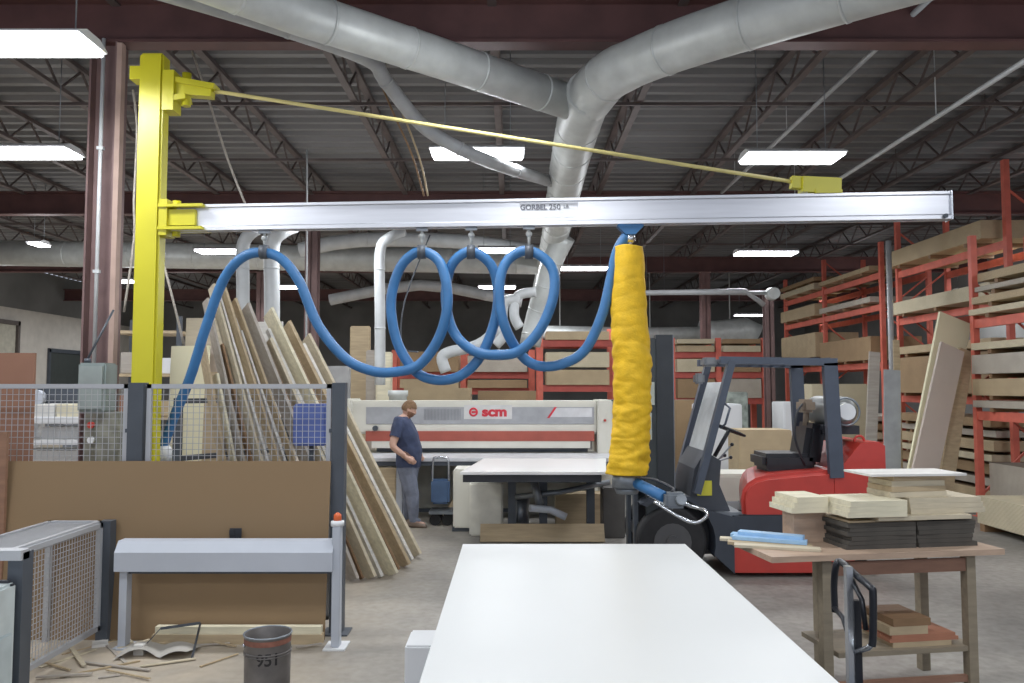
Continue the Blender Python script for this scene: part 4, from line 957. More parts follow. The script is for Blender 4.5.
# hood with a rounded nose
hp_ = [(742, 516), (741, 500), (743, 491), (748, 484), (756, 479), (768, 476), (800, 473), (836, 470), (836, 516)]
bm = bmesh.new(); n_ = len(hp_)
f0 = [bm.verts.new((kx(u), YK + .03, kz(v))) for u, v in hp_]; f1 = [bm.verts.new((kx(u) + max(0, .26 * (1 - (u - 741) / 60)), YQ - .03, kz(v))) for u, v in hp_]
bm.faces.new(f0); bm.faces.new(list(reversed(f1)))
for i_ in range(n_): bm.faces.new((f0[i_], f1[i_], f1[(i_ + 1) % n_], f0[(i_ + 1) % n_]))
bmesh.ops.recalc_face_normals(bm, faces=bm.faces[:])
ed = [e for e in bm.edges if abs(e.verts[0].co.y - e.verts[1].co.y) < 1e-4 and max(e.verts[0].co.z, e.verts[1].co.z) > kz(505) and min(e.verts[0].co.x, e.verts[1].co.x) < kx(830)]
bmesh.ops.bevel(bm, geom=ed, offset=.045, segments=3, affect='EDGES')
bm.verts.ensure_lookup_table(); bm.verts.index_update()
g = MB(); g.add([v.co.copy() for v in bm.verts], [[v.index for v in f.verts] for f in bm.faces], False); bm.free(); g.build('hood', M_red, t)
MB().prism([(kx(738), YK + .02), (kx(834), YK + .02), (kx(834), YQ - .02), (kx(738) + .28, YQ - .02)], 'z', kz(519), kz(515)).build('hood_skirt', M_black, t)
# counterweight
poly = [(kx(834), .22), (kx(884), .22), (kx(887), kz(540)), (kx(886), kz(446)), (kx(880), kz(442)), (kx(862), kz(443)), (kx(846), kz(462)), (kx(835), kz(474))]
MB().prism(poly, 'y', YK + .02, YQ - .02).build('counterweight', M_red, t)
MB().torus((kx(868), YK + .2, kz(442)), .05, .014, 'y', 16, 6).build('lifting_eye', M_red, t)
# LPG tank
TK = V((kx(851), 0, kz(412)))
tk = MB().tube([(TK.x, YK + .1, TK.z), (TK.x, YK + .13, TK.z), (TK.x, YK + .2, TK.z), (TK.x, YQ - .2, TK.z), (TK.x, YQ - .12, TK.z)], [.07, .13, .155, .155, .1], 24).build('gas_tank', mat('tank_grey', (150, 152, 150), .4, .4), t)
MB().cyl((TK.x, YK + .06, TK.z), (TK.x, YK + .13, TK.z), .085, .085, 20).build('tank_cap', M_white, tk)
MB().torus((TK.x, YK + .1, TK.z), .14, .012, 'y').build('tank_collar', M_steel, tk)
MB().bb(TK.x - .18, TK.x + .2, YK + .25, YQ - .25, TK.z - .24, TK.z - .15).bb(TK.x - .05, TK.x + .05, YMID - .1, YMID + .1, kz(444), TK.z - .2).build('tank_bracket', M_black, t)
# seat
M_vinyl = mat('black_vinyl', (28, 28, 32), .3, 0, .2, 6)
g = MB(); g.cbox(km(756), km(808), YMID - .25, YMID + .25, kz(472), kz(456), .04)
g.build('seat', M_vinyl, t)
zs = kz(472) ; MB().bb(km(762), km(800), YMID - .2, YMID + .2, kz(476), kz(470)).build('seat_base', M_black, t)
g = MB(); g.cbox(-.1, .1, -.25, .25, 0, .46, .06); rot = Matrix.Rotation(R(10), 3, 'Y'); o_ = V((km(803), YMID, kz(470)))
g.v = [tuple(rot @ V(p) + o_) for p in g.v]; g.build('seat_back', M_vinyl, t)
MB().cyl((km(806), YMID, kz(428)), (km(808), YMID, kz(402)), .03).cbox(km(800), km(813), YMID - .12, YMID + .12, kz(414), kz(400), .03).build('head_rest', mat('tan_cloth', (150, 134, 116), .8), t)
MB().tube(smooth_path([(km(796), YMID - .25, kz(468)), (km(786), YMID - .28, kz(440)), (km(790), YMID - .22, kz(415)), (km(800), YMID - .1, kz(405))], 4), .012, 6).build('seat_belt', M_black, t)
# dash and steering
poly = [(kx(690), kz(510)), (kx(733), kz(514)), (kx(722), kz(486)), (kx(724), kz(462)), (kx(708), kz(452)), (kx(697), kz(470))]
MB().prism(poly, 'y', YK + .12, YQ - .12).build('dashboard', mat('dash_grey', (58, 62, 70), .5), t)
MB().cbox(kx(699), kx(714), YK + .105, YK + .119, kz(497), kz(482), .002).build('warning_sticker', mat('sticker_yellow', (214, 206, 60), .5), t)
q = V((km(727), YMID - .1, kz(432)))
sw = MB(); rot = Matrix.Rotation(R(22), 3, 'Y'); tw = MB().torus((0, 0, 0), .17, .013, 'z', 28, 8); tw.cyl((-.16, 0, 0), (.16, 0, 0), .01).cyl((0, -.16, 0), (0, .16, 0), .01)
sw.add([rot @ V(p) + q for p in tw.v], tw.f, True); sw.cyl(q, (km(712), YMID - .1, kz(460)), .022); sw.build('steering_wheel', M_black, t)
for i, (u, v) in enumerate(((738, 446), (733, 458), (742, 461))):
    a = V((kx(718), YK + .22 + .1 * i, kz(468))); b = V((kx(u), YK + .22 + .1 * i, kz(v))); l_ = MB().cyl(a, b, .008, seg=6).build('lever', M_steel, t); MB().ball(b, .02, 8, 6).build('lever_knob', M_black, l_)
# overhead guard
M_ohg = mat('guard_grey', (70, 78, 92), .45, .1)
zO = kz(361)
xf, xr2 = kx(734), kx(832)
for y in (YK + .04, YQ - .04):
    MB().bar((kx(697), y, kz(494)), (xf, y, zO), .09, .07).build('front_pillar', M_ohg, t)
    MB().bar((kx(837), y, kz(478)), (kx(833), y, zO - .02), .07, .14).build('rear_pillar', M_ohg, t)
    MB().bar((xf - .12, y, zO + .01), (kx(840), y, zO - .01), .07, .075).build('roof_rail', M_ohg, t)
g = MB()
for i in range(9):
    x = xf + (xr2 - xf) * i / 8; g.bar((x, YK + .04, zO + .02), (x, YQ - .04, zO + .02), .04, .03, (1, 0, 0))
g.build('roof_bars', M_ohg, t)
MB().tube([(kx(721), YK - .0, kz(428)), (kx(724), YK - .06, kz(424)), (kx(729), YK - .06, kz(408)), (kx(726), YK, kz(404))], .012, 8).build('grab_handle', M_ohg, t)
MB().cbox(kx(708), kx(722), YK + .1, YK + .3, kz(366), kz(357), .02).cbox(kx(700), kx(709), YK + .12, YK + .28, kz(384), kz(373), .02).build('work_light', mat('lamp_grey', (120, 124, 128), .4), t)
MB().bar((kx(707), YMID, kz(458)), (kx(730), YMID, kz(382)), .7, .012, (0, 1, 0)).build('windscreen', mat('screen_clear', (222, 228, 230), .3), t)
# mast
zm = kz(334)
for y in (YK + .16, YQ - .16):
    MB().bb(kx(659), kx(676), y - .06, y + .06, .12, zm).build('mast_rail', mat('mast_dark', (44, 48, 52), .4, .2), t)
    MB().bb(kx(648), kx(660), y - .045, y + .045, .15, zm - .04).build('mast_rail', mat('mast_mid', (58, 64, 66), .4, .2), t)
for z in (.2, 1.0, zm - .12): MB().bb(kx(650), kx(674), YK + .2, YQ - .2, z, z + .09).build('mast_crossbar', M_black, t)
MB().cyl((kx(666), YMID, .2), (kx(666), YMID, zm - .2), .04).build('lift_cylinder', M_steel, t)
MB().bb(kx(676), kx(678), YK + .16, YK + .2, .4, zm).build('mast_edge', M_steel, t)
for z in (.35, .85): MB().bb(kx(640), kx(648), YK + .05, YQ - .05, z, z + .1).build('carriage_plate', M_black, t)
for y in (YK + .22, YQ - .34):
    MB().bb(kx(637), kx(641), y, y + .12, .05, .95).bb(kx(637) - 1.0, kx(641), y, y + .12, .05, .09).build('fork', M_darkgrey, t)
g = MB()
for i in range(6): y = YK + .08 + i * .172; g.bb(kx(643), kx(646), y, y + .02, .95, 1.2)
g.bb(kx(642), kx(647), YK + .08, YQ - .08, 1.2, 1.24)
g.build('load_backrest', M_black, t)
q = P(650, 420, 8.15)
MB().bb(kx(648), kx(653), YK + .05, YK + .1, kz(440), kz(413)).bb(kx(648), kx(656), YK + .05, YK + .1, kz(405), kz(382)).build('mast_plate', mat('mast_plate', (176, 182, 170), .5), t)
for (y) in (YK + .3,): MB().tube(smooth_path([(kx(662), y, kz(470)), (kx(650), y - .1, kz(480)), (kx(640), y - .1, kz(470)), (kx(655), y, kz(440))], 5), .015, 6).build('hydraulic_hose', M_black, t)
# ================================================================== WORKTABLE (right foreground)
yaw = math.atan2(5.02 - 4.78, 3.1 - 1.57)
A_ = V((math.cos(yaw), math.sin(yaw), 0)); B_ = V((-math.sin(yaw), math.cos(yaw), 0))
TO = G(775, 557, .9)
def T(a, b, z): return TO + A_ * a + B_ * b + V((0, 0, z - .9))
rotT = Matrix.Rotation(yaw, 3, 'Z')
def tb(g, a0, a1, b0, b1, z0, z1): return g.box(T((a0 + a1) / 2, (b0 + b1) / 2, (z0 + z1) / 2), (a1 - a0, b1 - b0, z1 - z0), rotT)
TL = (G(1005, 549, .9) - TO).dot(A_)
t = empty('worktable', T(TL / 2, .3, 0), 'worn wooden worktable with lower shelf at the right, loaded with boards', 'table')
M_tt = wood('table_top_wood', (176, 150, 128)); M_tl = wood('table_leg_wood', (136, 124, 104)); M_ta = wood('table_apron', (142, 104, 84))
tb(MB(), -.02, TL, 0, .62, .865, .9).build('top', M_tt, t)
la, lb_ = (G(823, 683, .1) - TO).dot(A_), 0
xa_ = .33; xb_ = 1.3
for (a, b) in ((xa_, .05), (xb_, .05), (xa_ + .22, .5), (xb_, .5)): tb(MB(), a, a + .06, b, b + .06, 0, .865).build('leg', M_tl, t)
tb(MB(), xa_ + .06, xb_, .06, .085, .76, .84).build('apron', M_ta, t)
tb(MB(), xa_ + .06, xb_, .53, .555, .76, .84).build('apron', M_tl, t)
tb(MB(), xa_ + .1, xb_ + .06, .06, .5, .27, .3).build('shelf', M_tl, t)
tb(MB(), xa_ + .06, xb_, .07, .1, .08, .12).build('stretcher', M_ta, t)
TS = [] # things on the table: a0,a1,b0,b1,z0,h,mat,name,label
def px2a(u, b=.1, v=540): # table coordinate of pixel column at depth b
    q = T(0, b, 1.0); lo, hi = -.8, 2.5
    for _ in range(40):
        m_ = (lo + hi) / 2; p = T(m_, b, 1.0); uu = 512 + FPX * p.x / (p.y * math.cos(TH) + (p.z - CAMZ) * math.sin(TH))
        if uu < u: lo = m_
        else: hi = m_
    return lo
def tput(u0, u1, b0, b1, z0, h, m, name, lab, cat, yw=0, group=None):
    a0, a1 = px2a(u0 + (0 if u0 in (918, 911) else 17), b0), px2a(u1, b0)
    c = T((a0 + a1) / 2, (b0 + b1) / 2, z0 + h / 2)
    o = MB().box(c, (a1 - a0, b1 - b0, h), Matrix.Rotation(yaw + R(yw), 3, 'Z')).build(name, m)
    return tag(o, lab, cat, group)
M_felt = mat('dark_sheet', (70, 66, 60), .8, 0, .2, 6)
z = .9
for i in range(6):
    tput(830 + (i * 7) % 5, 916, .12, .5, z, .026, M_felt, 'dark_slab', ['bottom', 'second lowest', 'third lowest', 'third highest', 'second highest', 'topmost'][i] + ' dark slab of the left stack on the worktable', 'slab', (i % 3 - 1) * 1.2)
    tput(918, 977 - (i * 5) % 6, .12, .5, z, .026, M_felt, 'dark_slab', ['bottom', 'second lowest', 'third lowest', 'third highest', 'second highest', 'topmost'][i] + ' dark slab of the right stack on the worktable', 'slab', (i % 3 - 1) * -1.1)
    z += .027
tput(831, 928, .14, .48, z, .012, M_w2, 'plywood_sheet', 'thin tan board directly on the dark slabs', 'board', 2); z += .013
tput(862, 972, .1, .46, z, .026, M_w1, 'plywood_sheet', 'pale board jutting over the dark slabs towards the camera', 'board', 0); z += .027
zA = z
for i in range(3):
    tput(832 + i, 908, .08, .42, z, .033, M_w3, 'plywood_sheet', ['lowest', 'middle', 'top'][i] + ' of the three cream boards stacked left on the pile', 'board', (i - 1) * .8)
    tput(911, 986 - 2 * i, .16, .5, z, .033, M_w1, 'plywood_sheet', ['lowest', 'middle', 'top'][i] + ' of the three pale boards stacked right on the pile', 'board', (i - 1) * -.7)
    z += .0335
for i in range(3):
    tput(775 + 3 * i, 829, .3, .6, zA + .0335 * i, .033, M_w3, 'plywood_sheet', ['lowest', 'middle', 'top'][i] + ' of three boards overhanging left behind the pile', 'board')
tb(MB(), px2a(790, .45), px2a(822, .45), .4, .55, .9, zA).build('spacer_block', M_tt)
sb = [o for o in SC.objects if o.name.startswith('spacer_block')][0]; tag(sb, 'brown spacer block carrying the left overhanging boards', 'block')
for i in range(4):
    tput(874 + i, 948 - i, .2, .45, z, .034, M_w2 if i % 2 else M_w1, 'plywood_offcut', ['lowest', 'second', 'third', 'uppermost'][i] + ' offcut in the small block pile under the top sheet', 'offcut', (i % 2) * 1.5); z += .0345
tput(858, 968, .15, .48, z, .014, M_w6, 'plywood_sheet', 'topmost thin white sheet crowning the board pile', 'board', -3)
# strips on the left end
for i, (b, zz, m, lab) in enumerate(((.42, .9, M_w1, 'rear pale strip under the blue wrapped strips'), (.3, .9, M_w2, 'tan strip at the left end of the worktable'), (.2, .9, M_w1, 'front pale strip at the left end of the worktable'))):
    tag(MB().bar(T(-.1, b + .14, zz + .009), T(.36, b - .08, zz + .009), .085, .016, B_).build('wood_strip', m), lab, 'strip')
M_film = mat('blue_film', (150, 190, 226), .35, 0, .08, 12)
for i, (b, zz, lab) in enumerate(((.36, .92, 'lower blue film wrapped strip on the worktable'), (.45, .92, 'rear blue film wrapped strip on the worktable'), (.4, .943, 'upper blue film wrapped strip on the worktable'))):
    tag(MB().bar(T(-.04 + .03 * i, b + .13, zz + .01), T(.34, b - .12, zz + .01), .08, .022, B_).build('wrapped_strip', M_film), lab, 'strip')
# shelf contents
def sput(u0, u1, b0, b1, z0, h, m, name, lab, cat): return tput(u0, u1, b0, b1, z0, h, m, name, lab, cat)
z = .3
for i, (u0, u1, h, m, lab) in enumerate(((873, 948, .03, M_w2, 'lowest tan board on the worktable shelf'), (870, 955, .022, M_w7, 'lower reddish board on the worktable shelf'), (872, 952, .022, M_w7, 'upper reddish board on the worktable shelf'), (870, 925, .05, M_w2, 'tan block on the reddish boards'), (874, 928, .045, M_w4, 'brown block topping the shelf pile'))):
    sput(u0, u1, .1, .42, z, h, m, 'shelf_board', lab, 'board'); z += h + .0006
# ================================================================== PUSH CART with tube handle
YH = 4.3
t = empty('push_cart', (P(850, 600, YH).x, YH, 0), 'black tube handle of a push cart with a chrome upright beside the worktable', 'cart')
M_tb = mat('tube_black', (34, 36, 42), .3, .3, .1, 5)
p = lambda u, v, Y=YH: P(u, v, Y)
MB().tube(smooth_path([p(835, 612, 4.5), p(834, 585, 4.5), p(836, 566, 4.48), p(841, 562, 4.46), p(856, 575, 4.3), p(870, 587, 4.17), p(873, 594, 4.15), p(873, 635, 4.15), p(872, 646, 4.15)], 5), .019, 10).build('handle', M_tb, t)
MB().tube([p(873, 643, 4.15), p(868, 648, 4.17), p(856, 652, 4.28)], .014, 8).build('chrome_bend', M_chrome, t)
a = p(848, 566, YH); MB().bb(a.x - .017, a.x + .017, YH - .02, YH + .02, .2, a.z).build('upright', M_chrome, t)
a = p(856, 600, YH - .01); MB().bb(a.x - .018, a.x + .018, YH - .03, YH + .01, .2, a.z).build('inner_post', M_tb, t)
MB().tube([p(834, 607, 4.5), p(843, 618, 4.38), p(850, 640, 4.3)], .014, 8).tube([p(852, 580, 4.3), p(862, 600, 4.2), p(866, 630, 4.18)], .014, 8).build('inner_loop', M_tb, t)
a = p(848, 620); MB().bb(a.x - .1, a.x + .8, 3.7, 4.5, .16, .2).build('deck', M_darkgrey, t)
for dx in (-.02, .72):
    for y in (3.78, 4.42): MB().cyl((a.x + dx, y - .02, .07), (a.x + dx, y + .02, .07), .07).bb(a.x + dx - .02, a.x + dx + .02, y - .03, y + .03, .1, .16).build('caster', M_rubber, t)

# ================================================================== PALLET RACKS
def yat(X, u): return X * FPX / (u - 512)
def rack(name_lab, X, ys, depth, ztops, levels, lab):
    t = empty('pallet_rack', (X, sum(ys) / len(ys), 0), lab, 'rack')
    for y, zt in zip(ys, ztops):
        for x in (X, X + depth):
            MB().bb(x - .045, x + .045, y - .045, y + .045, .01, zt).bb(x - .08, x + .08, y - .08, y + .08, 0, .01).build('upright', M_rack, t)
        g = MB(); z = .3; k = 0
        while z + .8 < zt:
            g.bar((X, y, z), (X + depth, y, z + .8), .03, .03) if k % 2 == 0 else g.bar((X + depth, y, z), (X, y, z + .8), .03, .03)
            z += .8; k += 1
        g.build('frame_bracing', M_rack, t)
    for z in levels:
        for i in range(len(ys) - 1):
            for x in (X, X + depth): MB().bb(x - .03, x + .03, min(ys[i], ys[i + 1]) + .045, max(ys[i], ys[i + 1]) - .045, z - .13, z).build('beam', M_rack, t)
    return t
def pack(X, Y0, Y1, z, h, depth, lab, m=None, inset=-.12, group=None):
    m = m or random.choice(LAYM)
    t = MB().bb(X + inset, X + depth, Y0, Y1, z + .06, z + .06 + h).build('board_pack', m)
    tag(t, lab, 'board pack', group)
    for j in range(3):
        y = Y0 + (Y1 - Y0) * (.15 + .35 * j)
        MB().bb(X + inset + .02, X + depth - .02, y - .04, y + .04, z, z + .06).build('bearer', M_w4, t)
L1 = layers('lay_tan', (192, 172, 136), (120, 100, 76), 26); L2 = layers('lay_pale', (206, 196, 166), (150, 136, 110), 20); L3 = layers('lay_brown', (160, 132, 96), (104, 84, 60), 24); L4 = layers('lay_grey', (186, 178, 164), (120, 112, 100), 22)
LAYM = [L1, L2, L3, L4]
# rack A: tall, behind the leaning boards
XA = 7.9
YA = [yat(XA, 901), yat(XA, 1012)]
zA1 = P(950, 257, (YA[0] + YA[1]) / 2).z
def zlev(X, u, v): return P(u, v, yat(X, u)).z
ra = zlev(XA, 902, 272)
lv = [zlev(XA, 902, 366), zlev(XA, 902, 410), ra]
lv = [.9, 1.75, 2.55, 3.4, ra]
rack('a', XA, YA, 1.0, [zlev(XA, 901, 220), zlev(XA, 1012, 160)], [lv[1], lv[3] - .1, lv[4]], 'tall red pallet rack behind the leaning boards on the right')
Yn, Yf = YA[1], YA[0]
pack(XA, Yn + .2, Yf - .1, lv[4], .3, .9, 'long tan board pack on the top level of the tall red rack', L1, -.3)
pack(XA, Yn + .1, Yf - .1, lv[3] - .1, .24, .9, 'thin board pack on the second highest level of the tall red rack', L2, -.25)
names = ['resting on the middle beam', 'above the middle beam pack', 'higher again in the middle opening']
z = lv[1]
pack(XA, Yn + .2, Yf - .1, z, .68, .9, 'thick tan board pack in the middle opening of the tall red rack', L3, -.25)
pack(XA, Yn + .2, Yf - .1, z + .76, .14, .9, 'thin board pack lying on the thick tan pack of the tall red rack', L1, -.2)
z = 0.0
for i, h in enumerate((.2, .12, .16, .1, .16, .1, .14)):
    pack(XA, Yn + .2, Yf - .15, z, h, .9, ['bottom', 'second', 'third', 'fourth', 'fifth', 'sixth', 'seventh'][i] + ' thin board pack from the floor in the lowest opening of the tall red rack', LAYM[(i * 3) % 4], -.25 + .04 * (i % 3)); z += h + .062
# rack B: beyond it, towards the far end
YB = [yat(XA, 787), yat(XA, 826), yat(XA, 884)]
rB = [zlev(XA, 826, 306), zlev(XA, 826, 345)]
lB = [1.45, 2.45, 3.35, 4.15]
lB = [.75, zlev(XA, 826, 366), zlev(XA, 826, 317), zlev(XA, 826, 290)]
rack('b', XA, YB, 1.0, [zlev(XA, 787, 280), zlev(XA, 826, 260), zlev(XA, 884, 242)], lB, 'red pallet rack farther back behind the forklift on the right')
for bi, (ya_, yb_, bn) in enumerate(((YB[2], YB[1], 'near bay'), (YB[1], YB[0], 'far bay'))):
    y0, y1 = min(ya_, yb_) + .15, max(ya_, yb_) - .15
    for li, (z, hs) in enumerate(((0.0, (.2, .16)), (lB[0], (.14, .12, .1)), (lB[1], (.5,) if bi == 0 else (.12, .62)), (lB[2], (.12,) if bi == 0 else (.3,)), (lB[3], (.14, .1) if bi == 1 else (.1,)))):
        zz = z
        for hi, h in enumerate(hs):
            pack(XA, y0, y1, zz, h, .9, ['lower', 'upper', 'uppermost'][hi] + ' board pack, ' + ['floor', 'lowest beam', 'second beam', 'third beam', 'top beam'][li] + ' level, ' + bn + ' of the farther red rack', LAYM[(li + hi + bi) % 4], -.2); zz += h + .062
# rack C: nearest, right edge
XC = 6.95
YC_ = [yat(XC, 976), 9.0]
lC = [zlev(XC, 990, 414), zlev(XC, 985, 330)]
lC = [zlev(XC, 976, 411) , zlev(XC, 976, 320)]
rack('c', XC, YC_, .85, [zlev(XC, 976, 236), 4.3], lC, 'red pallet rack cut by the right edge of the view')
y1, y0 = YC_[0] - .06, 9.06
z = 0.0; pack(XC, y0, y1 - .1, z, .75, .8, 'big tan sheet pack on the floor of the nearest red rack', L4, .05)
z = lC[0]
for i, (h, m) in enumerate(((.1, L4), (.24, L1), (.28, L4), (.1, L2))):
    pack(XC, y0, y1, z, h, .8, ['lowest', 'second lowest', 'third', 'top'][i] + ' board pack above the low beam of the nearest red rack', m, -.1); z += h + .075
z = lC[1]
for i, (h, m) in enumerate(((.08, L2), (.1, L1), (.07, L4), (.12, L1))):
    pack(XC, y0, y1, z, h, .8, ['lowest', 'second lowest', 'third', 'top'][i] + ' thin board pack above the high beam of the nearest red rack', m, -.12 + .05 * i); z += h + .085
# long low packs on the floor, right edge
for (u0, v0, u1, v1, Y, h, lab, m) in ((980, 505, 1100, 540, 10.2, .36, 'pale board pile on the floor at the right edge', L2),):
    a = G(978, 530); 
    tag(MB().bb(a.x, a.x + .62, 8.4, a.y, .1, .1 + h).build('board_pile', m), lab, 'board pile')
    for y in (8.6, 9.5, a.y - .1): tag(MB().bb(a.x, a.x + .62, y - .05, y + .05, 0, .1).build('timber_bearer', M_w4), {8.6: 'nearest', 9.5: 'middle'}.get(y, 'farthest') + ' timber bearer under the pale floor pile at right', 'bearer')
# leaning boards before the tall rack
for (u0, u1, v, dY, m, lab, vb, su) in ((936, 974, 318, 0, M_sheet, 'tall cream sheet leaning on the tall red rack', 470, -30), (938, 966, 347, -.35, M_sheetg, 'pinkish grey board leaning in front of the tall cream sheet', 470, -27), (958, 974, 350, -.2, M_w2, 'narrow tan board leaning right of the pinkish grey board', 470, -18)):
    Yt = 12.3 + dY; a = P(u0, v, Yt); b = P(u1, v, Yt); xm = (a.x + b.x) / 2; zt = a.z
    bm_ = P((u0 + u1) / 2 + su, vb, Yt - .35); top_ = V((xm, Yt, zt)); k = (zt - .02) / (zt - bm_.z); bot = top_ + (bm_ - top_) * k
    tag(MB().bar(bot, top_, b.x - a.x, .04, (1, .25, 0)).build('leaning_sheet', m), lab, 'panel')
# grey sheets leaning behind forklift tail
for (u0, u1, v, Y, m, lab, lean) in ((869, 880, 352, 12.6, M_w5, 'narrow grey board leaning behind the gas tank', .25), (884, 900, 370, 12.3, mat('sheet_grey', (150, 154, 156), .6), 'blue grey sheet standing behind the forklift counterweight', .15), (893, 899, 340, 12.8, M_w2, 'slim tan post of timber beside the blue grey sheet', .1)):
    a = P(u0, v, Y); b = P(u1, v, Y)
    tag(MB().bar(((a.x + b.x) / 2 - lean, Y - .2, .015), ((a.x + b.x) / 2, Y, a.z), b.x - a.x, .03, (1, 0, 0)).build('leaning_sheet', m), lab, 'panel')
q = P(890, 300, 14.5)
tag(MB().cyl((q.x, 14.5, 0), (q.x, 14.5, 4.6), .05, seg=10).build('steel_post', M_galvd), 'slender grey round post just left of the tall red rack', 'post')
# ================================================================== FAR RACKS facing the camera
def far_rack(u0, u1, Y, vt, levels, lab, nb):
    a = P(u0, 350, Y); b = P(u1, 350, Y)
    t = empty('pallet_rack', ((a.x + b.x) / 2, Y, 0), lab, 'rack')
    zt = P(u0, vt, Y).z
    for i in range(nb + 1):
        x = a.x + (b.x - a.x) * i / nb
        for y in (Y, Y + 1): MB().bb(x - .07, x + .07, y - .05, y + .05, 0, zt).build('upright', M_rack, t)
    zs = [P(u0, v, Y).z for v in levels]
    for z in zs:
        for y in (Y, Y + 1): MB().bb(a.x, b.x, y - .04, y + .04, z - .16, z).build('beam', mat('rack_red_dark', (170, 72, 62), .6), t)
    return a.x, b.x, zs
xa1, xb1, zs = far_rack(540, 615, 19, 326, [340, 385], 'red rack facing the camera behind the yellow sleeve', 1)
for (z, hs, nm) in ((zs[0], (.2,), 'top beam'), (zs[1], (.36, .36), 'lower beam')):
    for i, h in enumerate(hs):
        tag(MB().bb(xa1 + .15, xb1 - .15, 18.9, 19.9, z + .002, z + h).build('board_pack', (L1, L2)[i]), ('lower' if i == 0 else 'upper') + ' board pack on the ' + nm + ' of the rack left of the yellow sleeve', 'board pack'); z += h + .06
xa1, xb1, zs = far_rack(672, 764, 21, 338, [352, 372, 398], 'distant red rack behind the forklift mast', 2)
xm = (xa1 + xb1) / 2
for bi, (p0, p1, bn) in enumerate(((xa1, xm, 'left bay'), (xm, xb1, 'right bay'))):
    for li, z in enumerate(zs[:3]):
        hs = ((.16, .12), (.34,), (.5,))[li]; zz = z
        for i, h in enumerate(hs):
            tag(MB().bb(p0 + .12, p1 - .12, 20.9, 21.9, zz + .002, zz + h).build('board_pack', LAYM[(li + bi + i) % 4]), ('lower ' if i == 0 else 'upper ') + 'pack on ' + ('top', 'middle', 'bottom')[li] + ' beam, ' + bn + ' of the distant rack behind the forklift mast', 'board pack'); zz += h + .06
# rack behind the hose loops
xa1, xb1, zs = far_rack(395, 532, 20, 350, [372, 388], 'dark red rack behind the hose loops above the beam saw', 2)
for i, (u0, u1, z, h, m, lab) in enumerate(((401, 459, zs[1], .22, L1, 'tan board pack directly above the left half of the beam saw'), (468, 527, zs[1], .2, L3, 'brown board pack above the right half of the beam saw'), (401, 459, zs[0], .5, L3, 'brown board pack on the top beam behind the left hose loop'), (468, 527, zs[0], .4, L4, 'grey board pack on the top beam behind the right hose loop'))):
    a = P(u0, 380, 20); b = P(u1, 380, 20)
    tag(MB().bb(a.x, b.x, 19.8, 20.8, z + .002, z + h).build('board_pack', m), lab, 'board pack')
tag(MB().bb(P(404, 380, 16).x, P(470, 380, 16).x, 16, 16.8, 0, P(430, 388, 16).z).build('sheet_pile', L1), 'tall tan sheet pile standing right behind the left part of the beam saw', 'sheet pile')
tag(MB().bb(P(478, 380, 16).x, P(536, 380, 16).x, 16, 16.8, 0, P(430, 391, 16).z).build('sheet_pile', L3), 'brown sheet pile behind the logo of the beam saw', 'sheet pile')
# tan sheets on end behind the beam saw's left end
for (u0, u1, v0, Y, m, lab) in ((350, 370, 326, 15, M_w2, 'tan board standing upright behind the left hose curve'), (366, 376, 350, 14.6, M_w5, 'grey upright board right of the tan upright board'), (376, 392, 352, 14.2, M_w3, 'cream upright board just left of the first hose loop'), (326, 350, 366, 13.6, mat('round_grey', (156, 156, 156), .5), 'grey machine hood behind the right end of the fence')):
    a = P(u0, v0, Y); b = P(u1, v0, Y)
    tag(MB().cbox(a.x, b.x, Y, Y + .1, 0, a.z, .02).build('upright_board' if Y > 14 else 'machine_hood', m), lab, 'board' if Y > 14 else 'machine')
# stool of cans behind saw
a = P(398, 392, 13.4)
tag(MB().lathe((a.x, 13.4, 0), [(0, 0), (.17, 0), (.17, .9), (.15, .92), (.15, 1.75), (.17, 1.77), (.17, 1.86), (0, 1.86)], 20).build('metal_drum', M_galv), 'silver ribbed canister behind the person\'s head', 'canister')
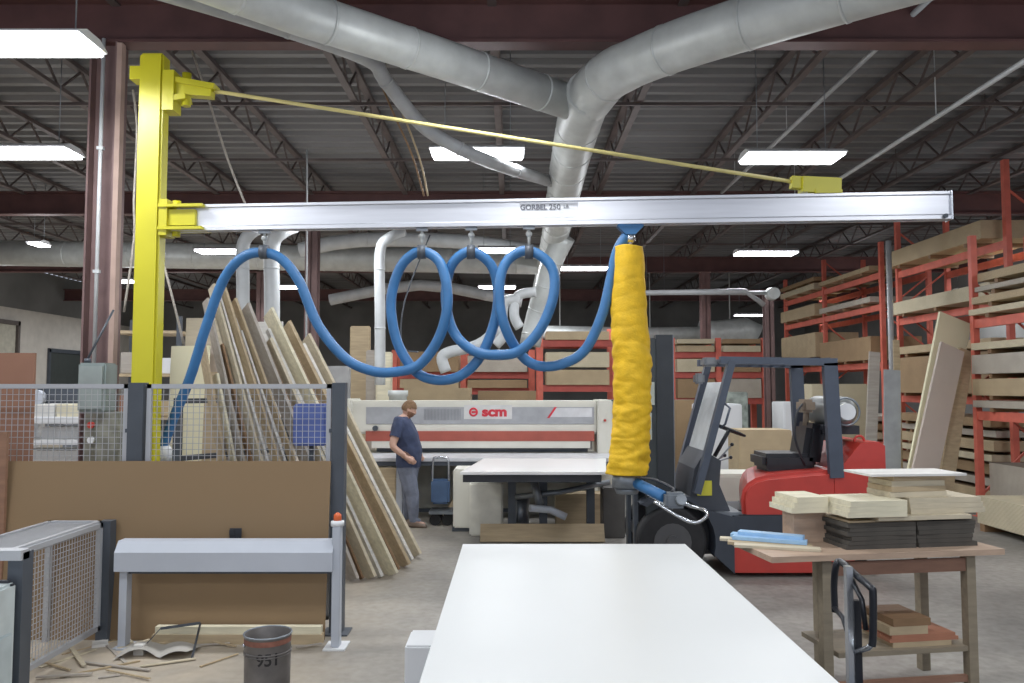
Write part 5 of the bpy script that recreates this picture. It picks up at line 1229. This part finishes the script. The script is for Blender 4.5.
# dust collector bags and boxes in the middle distance
for (u0, u1, v0, Y, m, nm, lab, cat) in ((739, 792, 430, 11.4, L1, 'carton_pile', 'tan carton pile behind the steering wheel of the forklift', 'cartons'),
                                    (700, 742, 404, 13.0, M_white, 'white_cabinet', 'white cabinet seen through the forklift guard', 'cabinet'),
                                    (714, 760, 474, 10.2, M_cream, 'cream_cabinet', 'low cream cabinet between the forklift dashboard and seat', 'cabinet'),
                                    (783, 800, 402, 13.6, M_white, 'white_cabinet', 'narrow white cabinet right of the carton pile', 'cabinet'),
                                    (812, 868, 384, 13.8, L2, 'board_pile', 'pale board pile seen through the rear of the forklift guard', 'board pile'),
                                    (676, 704, 400, 14.5, L3, 'board_pile', 'brown board pile right of the forklift mast', 'board pile'),
                                    (728, 748, 392, 14.2, mat('green_machine', (132, 140, 132), .6, 0, .5, 9), 'press_machine', 'greenish machine behind the forklift guard', 'machine'),
                                    (600, 640, 400, 14.5, mat('dark_machine', (64, 70, 70), .6, 0, .2, 4), 'dark_cabinet', 'dark cabinet behind the yellow sleeve', 'cabinet'),
                                    (668, 690, 505, 12, M_cream, 'cream_cabinet', 'small cream cabinet behind the forklift mast', 'cabinet')):
    a = P(u0, v0, Y); b = P(u1, v0, Y)
    t = MB().cbox(a.x, b.x, Y, Y + .6, 0, a.z, .015).build(nm, m); tag(t, lab, cat)
    if cat == 'cabinet':
        MB().bb(a.x + .03, b.x - .03, Y - .012, Y - .001, .1, a.z - .04).build('door', m, t)
        MB().bb(b.x - .08, b.x - .06, Y - .03, Y - .012, a.z * .5, a.z * .5 + .12).build('handle', M_darkgrey, t)
a = P(652, 400, 10.5)
# far left shelving seen between column and mast
t = empty('storage_shelf', (P(125, 380, 11).x, 11.4, 0), 'dark shelving seen between the maroon column and the yellow mast', 'shelf')
a, b = P(108, 350, 11).x, P(176, 350, 11).x
for x in (a, b):
    for y in (11.1, 11.7): MB().bb(x - .03, x + .03, y - .03, y + .03, 0, 2.9).build('upright', M_darkgrey, t)
for z in (.3, .9, 1.5, 2.1, 2.7): MB().bb(a, b, 11.08, 11.72, z - .04, z).build('shelf_board', M_w2, t)
for i, z in enumerate((.3, .9, 1.5, 2.1)):
    tag(MB().cbox(a + .1, a + .42, 11.15, 11.6, z + .003, z + .3, .01).build('carton', (M_w2, M_white, M_card, M_w5)[i]), 'carton on the ' + ('lowest', 'second', 'third', 'fourth')[i] + ' board of the dark shelving, left side', 'carton')
    tag(MB().cbox(a + .5, b - .06, 11.15, 11.6, z + .003, z + .22, .01).build('carton', (M_white, M_w5, M_w2, M_white)[i]), 'carton on the ' + ('lowest', 'second', 'third', 'fourth')[i] + ' board of the dark shelving, right side', 'carton')
